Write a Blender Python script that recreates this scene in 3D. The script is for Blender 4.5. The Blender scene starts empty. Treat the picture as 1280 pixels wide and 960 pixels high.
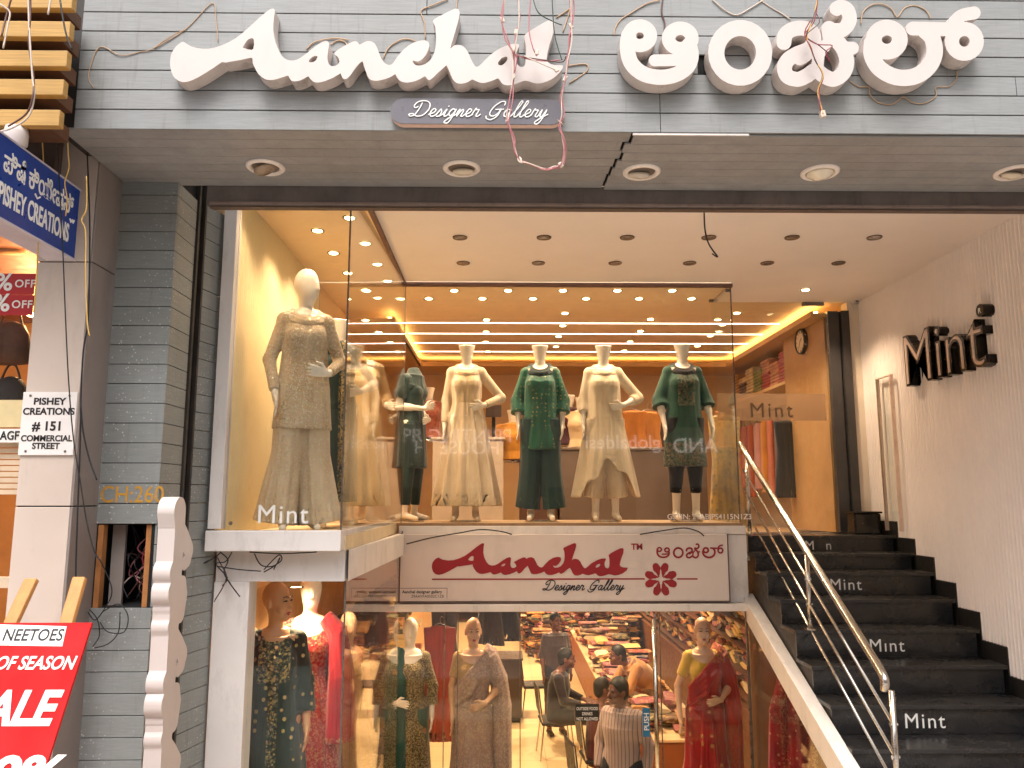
import bpy, math, random
import numpy as np
from mathutils import Vector, Matrix
from mathutils.geometry import tessellate_polygon
SC = bpy.context.scene
COL = SC.collection
R = math.radians
RND = random.Random(7)
# ---------------------------------------------------------------- camera, sky, sun, exposure
CAMZ, FPX, PITCH, YAW = 2.3, 975.0, R(8.3), R(0.8)
cd = bpy.data.cameras.new('camera'); cam = bpy.data.objects.new('camera', cd); COL.objects.link(cam)
cam.location = (0, 0, CAMZ); cam.rotation_euler = (R(90) + PITCH, 0, -YAW)
cd.sensor_width = 36; cd.lens = FPX / 1280 * 36; cd.clip_start = .05; cd.clip_end = 500
SC.camera = cam
SUN_EL, SUN_AZ = R(60), R(190)
wd = bpy.data.worlds.new('World'); SC.world = wd; wd.use_nodes = True
nt = wd.node_tree; bg = nt.nodes['Background']
sk = nt.nodes.new('ShaderNodeTexSky'); sk.sky_type = 'NISHITA'; sk.sun_disc = False
sk.sun_elevation = SUN_EL; sk.sun_rotation = SUN_AZ; sk.air_density = 1.0; sk.dust_density = 5.0; sk.ozone_density = .3
hs = nt.nodes.new('ShaderNodeHueSaturation'); hs.inputs['Saturation'].default_value = .1
nt.links.new(sk.outputs[0], hs.inputs['Color']); nt.links.new(hs.outputs[0], bg.inputs[0]); bg.inputs[1].default_value = .15
sl = bpy.data.lights.new('sun', 'SUN'); sun = bpy.data.objects.new('sun', sl); COL.objects.link(sun)
sl.energy = 1.5; sl.angle = R(25); sl.color = (1, .92, .86)
sd = Vector((math.sin(SUN_AZ) * math.cos(SUN_EL), math.cos(SUN_AZ) * math.cos(SUN_EL), math.sin(SUN_EL)))
sun.rotation_euler = (-sd).to_track_quat('-Z', 'Y').to_euler(); sun.location = (0, -10, 20)
SC.view_settings.view_transform = 'Standard'; SC.view_settings.look = 'None'
SC.view_settings.exposure = 0.9; SC.view_settings.gamma = 1; SC.view_settings.use_curve_mapping = False
SC.render.engine = 'CYCLES'; SC.cycles.use_denoising = True
SC.cycles.max_bounces = 8; SC.cycles.transparent_max_bounces = 24; SC.cycles.caustics_reflective = False
SC.cycles.caustics_refractive = False; SC.cycles.sample_clamp_indirect = 6
# ---------------------------------------------------------------- where a direction of view meets a real plane
_f = Vector((math.sin(YAW) * math.cos(PITCH), math.cos(YAW) * math.cos(PITCH), math.sin(PITCH)))
_r = Vector((math.cos(YAW), -math.sin(YAW), 0)); _u = _r.cross(_f); _c = Vector((0, 0, CAMZ))
def ray(px, py): return _f + _r * ((px - 640) / FPX) + _u * ((480 - py) / FPX)
def at(px, py, y): d = ray(px, py); return _c + d * (y / d.y)
def atz(px, py, z): d = ray(px, py); return _c + d * ((z - CAMZ) / d.z)
def atx(px, py, x): d = ray(px, py); return _c + d * (x / d.x)
# ---------------------------------------------------------------- mesh building
class MB:
    def __init__(s): s.v = []; s.f = []
    def add(s, vs, fs):
        o = len(s.v); s.v += [tuple(p) for p in vs]; s.f += [tuple(o + i for i in f) for f in fs]; return s
    def box(s, x0, x1, y0, y1, z0, z1):
        return s.add([(x, y, z) for z in (z0, z1) for y in (y0, y1) for x in (x0, x1)],
                     [(0, 2, 3, 1), (4, 5, 7, 6), (0, 1, 5, 4), (2, 6, 7, 3), (0, 4, 6, 2), (1, 3, 7, 5)])
    def obox(s, c, ux, uy, uz, hx, hy, hz):
        c = Vector(c); ux, uy, uz = Vector(ux).normalized() * hx, Vector(uy).normalized() * hy, Vector(uz).normalized() * hz
        return s.add([c + ux * a + uy * b + uz * d for d in (-1, 1) for b in (-1, 1) for a in (-1, 1)],
                     [(0, 2, 3, 1), (4, 5, 7, 6), (0, 1, 5, 4), (2, 6, 7, 3), (0, 4, 6, 2), (1, 3, 7, 5)])
    def tube(s, pts, r, n=8, cap=True):
        pts = [Vector(p) for p in pts]; m = len(pts); vs = []
        rr = r if isinstance(r, (list, tuple)) else [r] * m
        t0 = (pts[1] - pts[0]).normalized(); a = t0.orthogonal().normalized()
        for i, p in enumerate(pts):
            t = (pts[min(i + 1, m - 1)] - pts[max(i - 1, 0)]); t = t.normalized() if t.length > 1e-9 else t0
            a = (a - t * a.dot(t)); a = a.normalized() if a.length > 1e-6 else t.orthogonal().normalized(); b = t.cross(a)
            for k in range(n):
                q = 2 * math.pi * k / n; vs.append(p + (a * math.cos(q) + b * math.sin(q)) * rr[i])
        fs = [(i * n + k, i * n + (k + 1) % n, (i + 1) * n + (k + 1) % n, (i + 1) * n + k) for i in range(m - 1) for k in range(n)]
        if cap: fs += [tuple(range(n - 1, -1, -1)), tuple((m - 1) * n + k for k in range(n))]
        return s.add(vs, fs)
    def lathe(s, prof, c=(0, 0, 0), n=24, axis='z', a0=0):
        vs = []
        for (r, h) in prof:
            for k in range(n):
                q = 2 * math.pi * k / n + a0; x, y = r * math.cos(q), r * math.sin(q)
                p = (x, y, h) if axis == 'z' else ((x, h, y) if axis == 'y' else (h, x, y))
                vs.append((p[0] + c[0], p[1] + c[1], p[2] + c[2]))
        m = len(prof)
        fs = [(i * n + k, i * n + (k + 1) % n, (i + 1) * n + (k + 1) % n, (i + 1) * n + k) for i in range(m - 1) for k in range(n)]
        fs += [tuple(range(n - 1, -1, -1)), tuple((m - 1) * n + k for k in range(n))]
        return s.add(vs, fs)
    def prism(s, loops, o, u, v, n0, n1=None):
        """closed 2-D loops (first outer, the rest holes) on the frame o,u,v; extruded from n0 to n1 (two vectors)"""
        o, u, v, n0 = Vector(o), Vector(u), Vector(v), Vector(n0)
        flat = [Vector((a, b, 0)) for L in loops for (a, b) in L]
        tri = tessellate_polygon([[Vector((a, b, 0)) for (a, b) in L] for L in loops])
        A = [o + u * p.x + v * p.y + n0 for p in flat]; N = len(A)
        if n1 is None: return s.add(A, [t if True else t for t in tri])
        B = [o + u * p.x + v * p.y + Vector(n1) for p in flat]
        fs = [tuple(t) for t in tri] + [tuple(N + i for i in reversed(t)) for t in tri]
        k = 0
        for L in loops:
            m = len(L); fs += [(k + i, k + (i + 1) % m, N + k + (i + 1) % m, N + k + i) for i in range(m)]; k += m
        return s.add(A + B, fs)
WL = {}
def wloc(o): return WL.get(o.name, Vector((0, 0, 0))) if o else Vector((0, 0, 0))
def prop(o, label=None, cat=None, group=None, kind=None):
    if label: o['label'] = label
    if cat: o['category'] = cat
    if group: o['group'] = group
    if kind: o['kind'] = kind
    return o
def obj(name, mb, m, parent=None, loc=None, smooth=False, bev=0, recalc=True):
    """links ONE mesh object; vertices are given in world space"""
    me = bpy.data.meshes.new(name)
    off = wloc(parent) if parent else (Vector(loc) if loc is not None else Vector((0, 0, 0)))
    vs = [(p[0] - off.x, p[1] - off.y, p[2] - off.z) for p in mb.v] if off.length else mb.v
    me.from_pydata(vs, [], mb.f)
    if recalc:
        import bmesh
        b = bmesh.new(); b.from_mesh(me); bmesh.ops.recalc_face_normals(b, faces=b.faces); b.to_mesh(me); b.free()
    o = bpy.data.objects.new(name, me); COL.objects.link(o)
    me.materials.append(m)
    if smooth:
        for p in me.polygons: p.use_smooth = True
    if parent: o.parent = parent; WL[o.name] = off
    elif loc is not None: o.location = off; WL[o.name] = off
    if bev:
        b = o.modifiers.new('bevel', 'BEVEL'); b.width = bev; b.segments = 2; b.limit_method = 'ANGLE'; b.angle_limit = R(40)
    return o
def thing(name, label, cat, loc=(0, 0, 0), group=None, rz=0):
    o = bpy.data.objects.new(name, None); COL.objects.link(o); o.location = loc; o.rotation_euler = (0, 0, rz)
    o.empty_display_size = .1; WL[o.name] = Vector(loc); return prop(o, label, cat, group)
def struct(name, mb, m, **k): return prop(obj(name, mb, m, **k), kind='structure')
def copy_tree(o, parent=None):
    c = o.copy(); COL.objects.link(c); c.parent = parent; WL[c.name] = wloc(o)
    for ch in o.children: copy_tree(ch, c)
    return c
def text(body, size, o, u, v, ext=.002, bold=0.0, align='LEFT', sp=1.0, sx=1.0):
    """writing as a mesh: origin o, unit vectors u (along) and v (up); size = em height"""
    c = bpy.data.curves.new('t', 'FONT'); c.body = body; c.size = size; c.extrude = 0 if ext == 0 else ext / 2; c.offset = bold * size
    c.align_x = align; c.space_character = sp; c.resolution_u = 4
    t = bpy.data.objects.new('t', c); COL.objects.link(t)
    bpy.context.view_layer.update()
    me = bpy.data.meshes.new_from_object(t.evaluated_get(bpy.context.evaluated_depsgraph_get()))
    o, u, v = Vector(o), Vector(u), Vector(v); n = u.cross(v)
    mb = MB(); mb.add([o + u * (p.co.x * sx) + v * p.co.y + n * (p.co.z + ext / 2) for p in me.vertices], [tuple(f.vertices) for f in me.polygons])
    bpy.data.objects.remove(t); bpy.data.curves.remove(c); bpy.data.meshes.remove(me)
    return mb
def catmull(pts, n=6, closed=False):
    out = []; m = len(pts); P = [np.array(p, float) for p in pts]
    for i in range(m if closed else m - 1):
        a, b, c_, d = (P[(i - 1) % m], P[i], P[(i + 1) % m], P[(i + 2) % m]) if closed else (P[max(i - 1, 0)], P[i], P[i + 1], P[min(i + 2, m - 1)])
        for k in range(n):
            t = k / n
            out.append(.5 * (2 * b + (c_ - a) * t + (2 * a - 5 * b + 4 * c_ - d) * t * t + (3 * b - a - 3 * c_ + d) * t ** 3))
    if not closed: out.append(P[-1])
    return [tuple(p) for p in out]
# ---------------------------------------------------------------- brush strokes -> outlines (distance field + marching squares)
def stroke_loops(strokes, h):
    allp = np.array([p[:2] for st in strokes for p in st]); mr = max(p[2] for st in strokes for p in st) + 3 * h
    lo = allp.min(0) - mr; hi = allp.max(0) + mr
    nx, ny = int((hi[0] - lo[0]) / h) + 2, int((hi[1] - lo[1]) / h) + 2
    X, Y = np.meshgrid(lo[0] + h * np.arange(nx), lo[1] + h * np.arange(ny), indexing='ij'); F = np.full(X.shape, 1e3)
    for st in strokes:
        for (ax, ay, ar), (bx, by, br) in zip(st[:-1], st[1:]):
            dx, dy = bx - ax, by - ay; L = dx * dx + dy * dy + 1e-12
            t = np.clip(((X - ax) * dx + (Y - ay) * dy) / L, 0, 1)
            F = np.minimum(F, np.hypot(X - ax - t * dx, Y - ay - t * dy) - (ar + (br - ar) * t))
    S = F < 0; seg = {}
    ci, cj = np.nonzero((S[:-1, :-1] != S[1:, :-1]) | (S[:-1, :-1] != S[:-1, 1:]) | (S[:-1, :-1] != S[1:, 1:]))
    pos = {}
    def ep(i, j, a):  # crossing on the edge from node (i,j) along axis a
        k = (i, j, a)
        if k not in pos:
            f0 = F[i, j]; f1 = F[i + 1, j] if a == 0 else F[i, j + 1]; t = f0 / (f0 - f1)
            pos[k] = (lo[0] + h * (i + (t if a == 0 else 0)), lo[1] + h * (j + (t if a == 1 else 0)))
        return k
    for i, j in zip(ci.tolist(), cj.tolist()):
        s = [S[i, j], S[i + 1, j], S[i + 1, j + 1], S[i, j + 1]]
        e = [(i, j, 0), (i + 1, j, 1), (i, j + 1, 0), (i, j, 1)]
        cr = [k for k in range(4) if s[k] != s[(k + 1) % 4]]
        ent = [k for k in cr if s[k]]           # walking ccw, leaving the inside
        for k in ent:
            q = (k + 1) % 4
            while q not in cr: q = (q + 1) % 4
            # segment keeps the inside on its left
            seg[ep(*e[k])] = ep(*e[q])
    loops = []
    while seg:
        k0 = next(iter(seg)); L = []; k = k0
        while k in seg: L.append(pos[k]); k = seg.pop(k)
        if len(L) > 6: loops.append(L)
    return loops
def area(L): return .5 * sum(a[0] * b[1] - b[0] * a[1] for a, b in zip(L, L[1:] + L[:1]))
def inside(p, L):
    c = False
    for (x1, y1), (x2, y2) in zip(L, L[1:] + L[:1]):
        if (y1 > p[1]) != (y2 > p[1]) and p[0] < (x2 - x1) * (p[1] - y1) / (y2 - y1) + x1: c = not c
    return c
def group_loops(loops):
    loops = sorted(loops, key=lambda L: -abs(area(L))); out = []
    for L in loops:
        host = [g for g in out if inside(L[0], g[0])]
        if host: host[-1].append(L)
        else: out.append([L])
    return out
def ring(cx, cy, rx, ry, w, a0=0, a1=360, n=26): return [(cx + rx * math.cos(R(a0 + (a1 - a0) * i / n)), cy + ry * math.sin(R(a0 + (a1 - a0) * i / n)), w) for i in range(n + 1)]
def pen(pts, w, n=5): return [(p[0], p[1], w) for p in catmull(pts, n)]
# ---------------------------------------------------------------- materials
def hexc(h, a=1):
    h = h.lstrip('#'); l = [int(h[i:i + 2], 16) / 255 for i in (0, 2, 4)]
    return tuple([(x / 12.92 if x <= .04045 else ((x + .055) / 1.055) ** 2.4) for x in l] + [a])
class NT:
    def __init__(s, name):
        s.m = bpy.data.materials.new(name); s.m.use_nodes = True; s.t = s.m.node_tree
        s.b = s.t.nodes['Principled BSDF']; s.tc = None
    def n(s, t, **k):
        x = s.t.nodes.new('ShaderNode' + t)
        for a, b in k.items(): setattr(x, a, b)
        return x
    def l(s, a, b): s.t.links.new(a, b)
    def co(s, sc=(1, 1, 1), out='Object', rot=(0, 0, 0)):
        if s.tc is None: s.tc = s.n('TexCoord')
        mp = s.n('Mapping'); mp.inputs['Scale'].default_value = sc; mp.inputs['Rotation'].default_value = rot
        s.l(s.tc.outputs[out], mp.inputs[0]); return mp.outputs[0]
    def noise(s, scale, vec, detail=4, rough=.55):
        x = s.n('TexNoise'); x.inputs['Scale'].default_value = scale; x.inputs['Detail'].default_value = detail
        x.inputs['Roughness'].default_value = rough; s.l(vec, x.inputs['Vector']); return x.outputs['Fac']
    def vor(s, scale, vec, feat='F1', out='Distance', rnd=1):
        x = s.n('TexVoronoi'); x.feature = feat; x.inputs['Scale'].default_value = scale; x.inputs['Randomness'].default_value = rnd
        s.l(vec, x.inputs['Vector']); return x.outputs[out]
    def ramp(s, f, stops, interp='LINEAR'):
        x = s.n('ValToRGB'); x.color_ramp.interpolation = interp; e = x.color_ramp.elements
        while len(e) < len(stops): e.new(.5)
        for q, (p, c_) in zip(e, stops): q.position = p; q.color = c_ if isinstance(c_, tuple) else (c_, c_, c_, 1)
        s.l(f, x.inputs[0]); return x.outputs[0]
    def mix(s, f, a, b, mode='MIX'):
        x = s.n('MixRGB'); x.blend_type = mode
        for i, v in enumerate((f, a, b)):
            if isinstance(v, (tuple, float, int)): x.inputs[i].default_value = v
            else: s.l(v, x.inputs[i])
        return x.outputs[0]
    def math(s, op, a, b=0.0, c_=None):
        x = s.n('Math'); x.operation = op
        for i, v in enumerate((a, b) if c_ is None else (a, b, c_)):
            if isinstance(v, (float, int)): x.inputs[i].default_value = v
            else: s.l(v, x.inputs[i])
        return x.outputs[0]
    def sep(s):
        x = s.n('SeparateXYZ'); s.l(s.co(), x.inputs[0]); return x.outputs
    def band(s, v, lo, hi, soft=.004):
        a = s.n('MapRange'); a.inputs[1].default_value = lo - soft; a.inputs[2].default_value = lo + soft; s.l(v, a.inputs[0])
        b = s.n('MapRange'); b.inputs[1].default_value = hi - soft; b.inputs[2].default_value = hi + soft; s.l(v, b.inputs[0])
        return s.math('SUBTRACT', a.outputs[0], b.outputs[0])
    def bump(s, f, st=.3, d=.01):
        x = s.n('Bump'); x.inputs['Strength'].default_value = st; x.inputs['Distance'].default_value = d; s.l(f, x.inputs['Height'])
        s.l(x.outputs[0], s.b.inputs['Normal']); return x
    def set(s, **k):
        for a, v in k.items():
            i = s.b.inputs[{'col': 'Base Color', 'rough': 'Roughness', 'metal': 'Metallic', 'spec': 'Specular IOR Level', 'emi': 'Emission Color', 'est': 'Emission Strength', 'sheen': 'Sheen Weight', 'coat': 'Coat Weight', 'sss': 'Subsurface Weight'}[a]]
            if isinstance(v, (tuple, float, int)): i.default_value = v
            else: s.l(v, i)
        return s
MC = {}
def mat(name, col, rough=.6, metal=0, var=.12, scale=6, bump=0, bscale=60, dirt=0, spec=.5, stretch=(1, 1, 1)):
    """a plain surface with worn, uneven colour"""
    if name in MC: return MC[name]
    N = NT(name); c_ = hexc(col) if isinstance(col, str) else tuple(col) + (1,)
    v = N.co(stretch)
    dk = tuple(x * (1 - var) for x in c_[:3]) + (1,); lt = tuple(min(1, x * (1 + var)) for x in c_[:3]) + (1,)
    f = N.noise(scale, v, 6, .6); out = N.ramp(f, [(.3, dk), (.7, lt)])
    if dirt:
        g = N.noise(scale * 2.3, N.co((1, 1, .35)), 8, .7)
        out = N.mix(N.ramp(g, [(.52, 0.0), (.72, dirt)]), out, hexc('#3a3028'))
    N.set(col=out, rough=rough, metal=metal, spec=spec)
    N.set(rough=N.ramp(N.noise(scale * 3, v), [(.3, max(0, rough - .1)), (.7, min(1, rough + .1))]))
    if bump: N.bump(N.noise(bscale, v, 3), bump, .004)
    MC[name] = N.m; return N.m
def emit(name, col, st):
    if name in MC: return MC[name]
    N = NT(name); N.set(col=(.8, .8, .8, 1), emi=hexc(col), est=st); MC[name] = N.m; return N.m
def plank_mat(name, c1, speck=0.0, axis=(1, 1, 14)):
    N = NT(name); g = N.n('NewGeometry'); v = N.co(axis)
    a = hexc(c1); f = N.noise(9, v, 8, .7); big = N.noise(1.3, N.co(), 5, .6)
    c_ = N.ramp(f, [(.25, tuple(x * .82 for x in a[:3]) + (1,)), (.75, tuple(x * 1.15 for x in a[:3]) + (1,))])
    c_ = N.mix(.5, c_, N.ramp(big, [(.3, (.66, .62, .56, 1)), (.65, (1, 1, 1, 1))]), 'MULTIPLY')
    c_ = N.mix(1.0, c_, N.ramp(g.outputs['Random Per Island'], [(0, (.92, .93, .93, 1)), (1, (1.0, 1.0, 1.0, 1))]), 'MULTIPLY')
    st = N.noise(5, N.co((6, 6, .5)), 6, .7); c_ = N.mix(N.ramp(st, [(.56, 0.0), (.75, .35)]), c_, hexc('#5a5048'))
    if speck:
        d = N.vor(42, N.co(), 'F1'); k = N.ramp(d, [(.1, 1.0), (.2, 0.0)]); z = N.noise(3.2, N.co(), 3)
        k2 = N.math('MULTIPLY', k, N.ramp(z, [(.42, 0.0), (.62, speck)])); c_ = N.mix(k2, c_, hexc('#d8d8d0'))
    N.set(col=c_, rough=.5, spec=.45); N.bump(f, .12, .003); return N.m
def fabric(name, col, col2=None, gold='#d8b060', marks=(), dots=0, dotsc=30, sheer=0.0, allover=0.0, sc=55, rough=.75, fold=0, stripes=None, metal=.55):
    """cloth; marks = list of (axis, lo, hi, density[, xlimit]) bands in the wearer's own space that carry embroidery"""
    if name in MC: return MC[name]
    N = NT(name); s = N.sep(); a = hexc(col); b = hexc(col2) if col2 else tuple(x * .6 for x in a[:3]) + (1,)
    base = N.ramp(N.noise(7, N.co((1, 1, .4)), 5), [(.3, b), (.7, a)])
    if stripes:
        q = N.math('SINE', N.math('MULTIPLY', s[0], stripes[1])); base = N.mix(N.ramp(q, [(.75, 0.0), (.9, 1.0)]), base, hexc(stripes[0]))
    d1 = N.vor(sc, N.co(), 'F1'); d2 = N.noise(sc * .85, N.co(), 6, .8); d3 = N.vor(sc * 2.2, N.co(), 'F1', 'Color')
    pat = N.math('ADD', N.ramp(d1, [(.22, 1.0), (.34, 0.0)]), N.ramp(d2, [(.5, 0.0), (.58, .8)]))
    pat = N.math('MINIMUM', pat, 1.0); msk = None
    def join(m_): return m_ if msk is None else N.math('MAXIMUM', msk, m_)
    for mk in marks:
        ax, lo, hi, den = mk[:4]; m_ = N.math('MULTIPLY', N.band(s[ax], lo, hi), den)
        if len(mk) > 4: m_ = N.math('MULTIPLY', m_, N.band(N.math('ABSOLUTE', s[0]), -1.0, mk[4]))
        if len(mk) > 5: m_ = N.math('MULTIPLY', m_, N.band(s[1], -2.0, mk[5]))
        msk = join(N.math('MULTIPLY', m_, pat))
    if allover: msk = join(N.math('MULTIPLY', pat, allover))
    if dots: msk = join(N.math('MULTIPLY', N.ramp(N.vor(dotsc, N.co(), 'F1', rnd=.35), [(.17, 1.0), (.24, 0.0)]), dots))
    if msk is not None:
        g = N.mix(.35, hexc(gold), d3, 'MULTIPLY'); out = N.mix(msk, base, g)
        N.set(metal=N.math('MULTIPLY', msk, metal), rough=N.math('SUBTRACT', rough, N.math('MULTIPLY', msk, .4)))
    else: out = base; N.set(rough=rough)
    N.set(col=out, sheen=.25, spec=.3)
    w = N.math('ADD', N.noise(26, N.co((1, 1, .10)), 2), N.math('MULTIPLY', N.noise(160, N.co(), 2), .12)); h = w
    if msk is not None: h = N.math('ADD', w, N.math('MULTIPLY', msk, .6))
    N.bump(h, .75, .014)
    if sheer: N.b.inputs['Alpha'].default_value = 1 - sheer
    MC[name] = N.m; return N.m
def glass_mat(name, tint=(.97, .985, .975), dirt=.02, f0=.02):
    if name in MC: return MC[name]
    N = NT(name); t = N.t; t.nodes.remove(N.b); out = [n for n in t.nodes if n.type == 'OUTPUT_MATERIAL'][0]
    lw = N.n('LayerWeight'); lw.inputs[0].default_value = .5
    p5 = N.math('POWER', lw.outputs['Facing'], 5.0); fr = N.math('MULTIPLY_ADD', p5, 1 - f0, f0)
    tr = N.n('BsdfTransparent'); tr.inputs[0].default_value = tint + (1,)
    gl = N.n('BsdfGlossy'); gl.inputs['Roughness'].default_value = 0.0; gl.inputs['Color'].default_value = (.95, .95, .95, 1)
    mx = N.n('MixShader'); N.l(fr, mx.inputs[0]); N.l(tr.outputs[0], mx.inputs[1]); N.l(gl.outputs[0], mx.inputs[2])
    df = N.n('BsdfDiffuse'); df.inputs[0].default_value = (.7, .66, .6, 1)
    m2 = N.n('MixShader'); N.l(N.ramp(N.noise(2.2, N.co(), 7, .7), [(.45, 0.0), (.8, dirt)]), m2.inputs[0]); N.l(mx.outputs[0], m2.inputs[1]); N.l(df.outputs[0], m2.inputs[2])
    N.l(m2.outputs[0], out.inputs[0]); MC[name] = N.m; return N.m
def frost_mat(name, col, alpha):
    N = NT(name); N.set(col=hexc(col), rough=.6); N.b.inputs['Alpha'].default_value = alpha; return N.m
M_fascia = plank_mat('pale grey planks', '#8f9192', 0.0)
M_plank = plank_mat('green grey planks', '#8c9090', .7)
M_soffit = plank_mat('soffit planks', '#98989a', 0.0)
M_white = mat('white paint', '#d9d3d0', .45, var=.05, scale=3, bump=.15, bscale=40, dirt=.25)
M_letter = mat('white acrylic', '#c6bcb8', .4, var=.03, scale=3, dirt=.05)
M_letterside = mat('grimy white sheet', '#cfc4be', .55, var=.1, scale=5, dirt=.45)
M_dark = mat('dark gap', '#0c0b0b', .9)
M_darkmetal = mat('dark painted steel', '#6a625f', .5, metal=.1, var=.25, scale=5, dirt=.4)
M_steel = mat('brushed steel', '#c4c0ba', .22, metal=1, var=.05, scale=20, stretch=(1, 1, 8))
M_granite = NT('black granite')
_f1 = M_granite.noise(260, M_granite.co(), 2); _f2 = M_granite.noise(3, M_granite.co(), 6)
_f3 = M_granite.noise(5, M_granite.co((1, 2, 2)), 8, .75)
M_granite.set(col=M_granite.mix(M_granite.ramp(_f3, [(.5, 0.0), (.8, .12)]), M_granite.ramp(_f1, [(.5, (.012, .012, .013, 1)), (.75, (.05, .05, .052, 1))]), hexc('#8a8078')), rough=M_granite.ramp(_f2, [(.3, .16), (.7, .38)])); M_granite = M_granite.m
M_ceil = mat('porch ceiling paint', '#f0e8e4', .75, var=.03, scale=1.5)
M_cream = mat('cream paint', '#e2d6c4', .6, var=.05, scale=2)
M_glass = glass_mat('shop glass')
M_rib = mat('white ribbed board', '#f0e8e4', .5, var=.04, scale=2)
M_black = mat('gloss black', '#0d0c0c', .2, var=.2)
M_wire = mat('black cable', '#17151a', .5)
# ---------------------------------------------------------------- the setting
DF, DB, DP, D1, D2, DG = 3.55, 4.25, 4.195, 4.8, 7.2, 7.9      # fascia, beam, pillar, left window, centre window, entrance glass
ZS = at(640, 164, DF).z; ZC = 4.32; LAND = 1.95; SILL = 2.075; LF = -1.1; XR = 3.75; XL = -1.76
mb = MB(); mb.box(-60, 60, -60, 4.3, -.3, 0); struct('street', mb, mat('street paving', '#a39c94', .85, var=.25, scale=3, bump=.4))
mb = MB(); mb.box(-60, 60, 2.6, 4.3, .001, .13); mb.box(-60, 60, 2.5, 2.599, .001, .12)
struct('pavement', mb, mat('pavement concrete', '#a8a098', .8, var=.18, scale=4, bump=.3))
mb = MB(); mb.box(-2.6, 3.9, 5.3, 30, LF - .1, LF)
NF = NT('cream floor tiles'); bt = NF.n('TexBrick'); bt.offset = 0; bt.inputs['Scale'].default_value = 1.0; bt.inputs['Brick Width'].default_value = .6; bt.inputs['Row Height'].default_value = .6; bt.inputs['Mortar Size'].default_value = .003
for i_, c_ in ((1, '#e6cfa6'), (2, '#dfc69a'), (3, '#a08860')): bt.inputs[i_].default_value = hexc(c_)
NF.l(NF.co(), bt.inputs[0]); NF.set(col=bt.outputs[0], rough=.28)
for i in range(5): mb.box(-.95, 2.2, 4.32 + .2 * i, 5.3, LF, -.22 * (i + 1) + .13)
struct('shop_floor', mb, NF.m)
B = thing('shop_building', 'grey plank fronted two level clothes shop with half sunken lower floor', 'building', (0, 4.3, 0))
def bpart(name, mb, m, **k): return obj(name, mb, m, B, **k)
# fascia of planks
x0 = at(92, 160, DF).x; st = (at(100, 11.5, DF).z - at(100, 158, DF).z) / 6
mb = MB(); zz = ZS; k = 0
hx0, hx1 = at(872, 80, DF).x, at(886, 80, DF).x
while zz < 6.3:
    z1 = zz + st - .006
    if zz < at(880, 80, DF).z < z1: segs = [(x0, hx0), (hx1, 5.2)]
    else:
        cut = [-.2, 1.1, 2.6][k % 3] + RND.uniform(-.2, .2) if k > 1 else .77; segs = [(x0, cut - .0015), (cut + .0015, 5.2)]
    for a, b in segs: mb.box(a, b, DF, DF + .012, zz, z1)
    zz += st; k += 1
fas = bpart('fascia_cladding', mb, M_fascia, bev=.0015)
mb = MB(); mb.box(x0 + .003, 5.2, DF + .014, DF + .06, ZS + .004, 6.3); mb.box(x0 + .003, x0 + .03, DF + .061, 4.5, ZS + .03, 6.3); bpart('fascia_backing', mb, M_dark)
# soffit: a left panel and a right panel that has dropped a little
seam = at(775, 205, 3.9).x
mb = MB(); n = 7; w = (DB - DF - .02) / n
for i in range(n):
    a = DF + .016 + w * i
    sx_ = seam + RND.uniform(-.012, .012) - .05 * i / n
    mb.box(-2.12 + .0, sx_ - .006, a, a + w - .003, ZS + .002, ZS + .012)
    mb.box(sx_ + .006, 5.2, a, a + w - .003, ZS - .010, ZS)
bpart('soffit_cladding', mb, M_soffit)
mb = MB(); mb.box(-2.13, 5.2, DF + .065, DB, ZS + .016, ZS + .026); bpart('soffit_backing', mb, M_dark)
mb = MB(); mb.box(seam + .01, 1.2, DF + .004, DF + .013, ZS - .012, ZS - .002); bpart('soffit_edge_trim', mb, M_white)
# roller shutter beam
bz = at(640, 258, DB).z
xb = at(258, 250, DB).x
mb = MB(); mb.box(xb, 5.2, DB, DB + .07, bz, ZS + .012); bm_ = bpart('shutter_beam', mb, M_darkmetal, bev=.004)
mb = MB(); mb.box(xb + .02, 5.2, DB - .006, DB - .001, bz + .003, bz + .018); bpart('beam_strip', mb, mat('pinkish steel', '#8a7a74', .5, var=.2, dirt=.4))
mb = MB(); mb.box(xb + .02, 5.2, DB + .01, DB + .06, bz - .008, bz - .002); bpart('shutter_slot', mb, mat('rusty lip', '#5a4a42', .6, dirt=.5))
# pillar clad in planks
pxl, pxr = at(150, 228, DP).x, at(223, 235, DP).x
mb = MB(); mb2 = MB(); mbl = MB(); pst = (at(185, 267, DP).z - at(185, 480, DP).z) / 9; zt = at(185, 267, DP).z
hole = (at(150, 760, DP).z, at(150, 656, DP).z)
while zt < ZS: zt += pst
z = zt
while z > -.1:
    z1, z0 = z, z - pst + .004
    if not (z0 < hole[1] - .03 and z1 > hole[0] + .03): (mb if z0 > hole[0] else mbl).box(pxl, pxr, DP, DP + .012, max(z0, 0), min(z1, ZS + .001))
    z -= pst
pc = bpart('pillar_cladding', mb, M_plank, bev=.0015); bpart('pillar_cladding', mbl, M_plank, bev=.0015)
z = zt
while z > -.1:
    mb2.box(pxr - .012, pxr, DP + .0125, 4.47, max(z - pst + .004, 0), min(z, ZS + .001))
    mb2.prism([[(pxr, 4.60), (at(262, 690, D1).x + .006, 4.88), (at(262, 690, D1).x - .006, 4.89), (pxr - .012, 4.61)]], (0, 0, 0), (1, 0, 0), (0, 1, 0), (0, 0, max(z - pst + .004, 0)), (0, 0, min(z, ZS + .3))); z -= pst
bpart('pillar_side_cladding', mb2, M_plank, bev=.0015)
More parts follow.
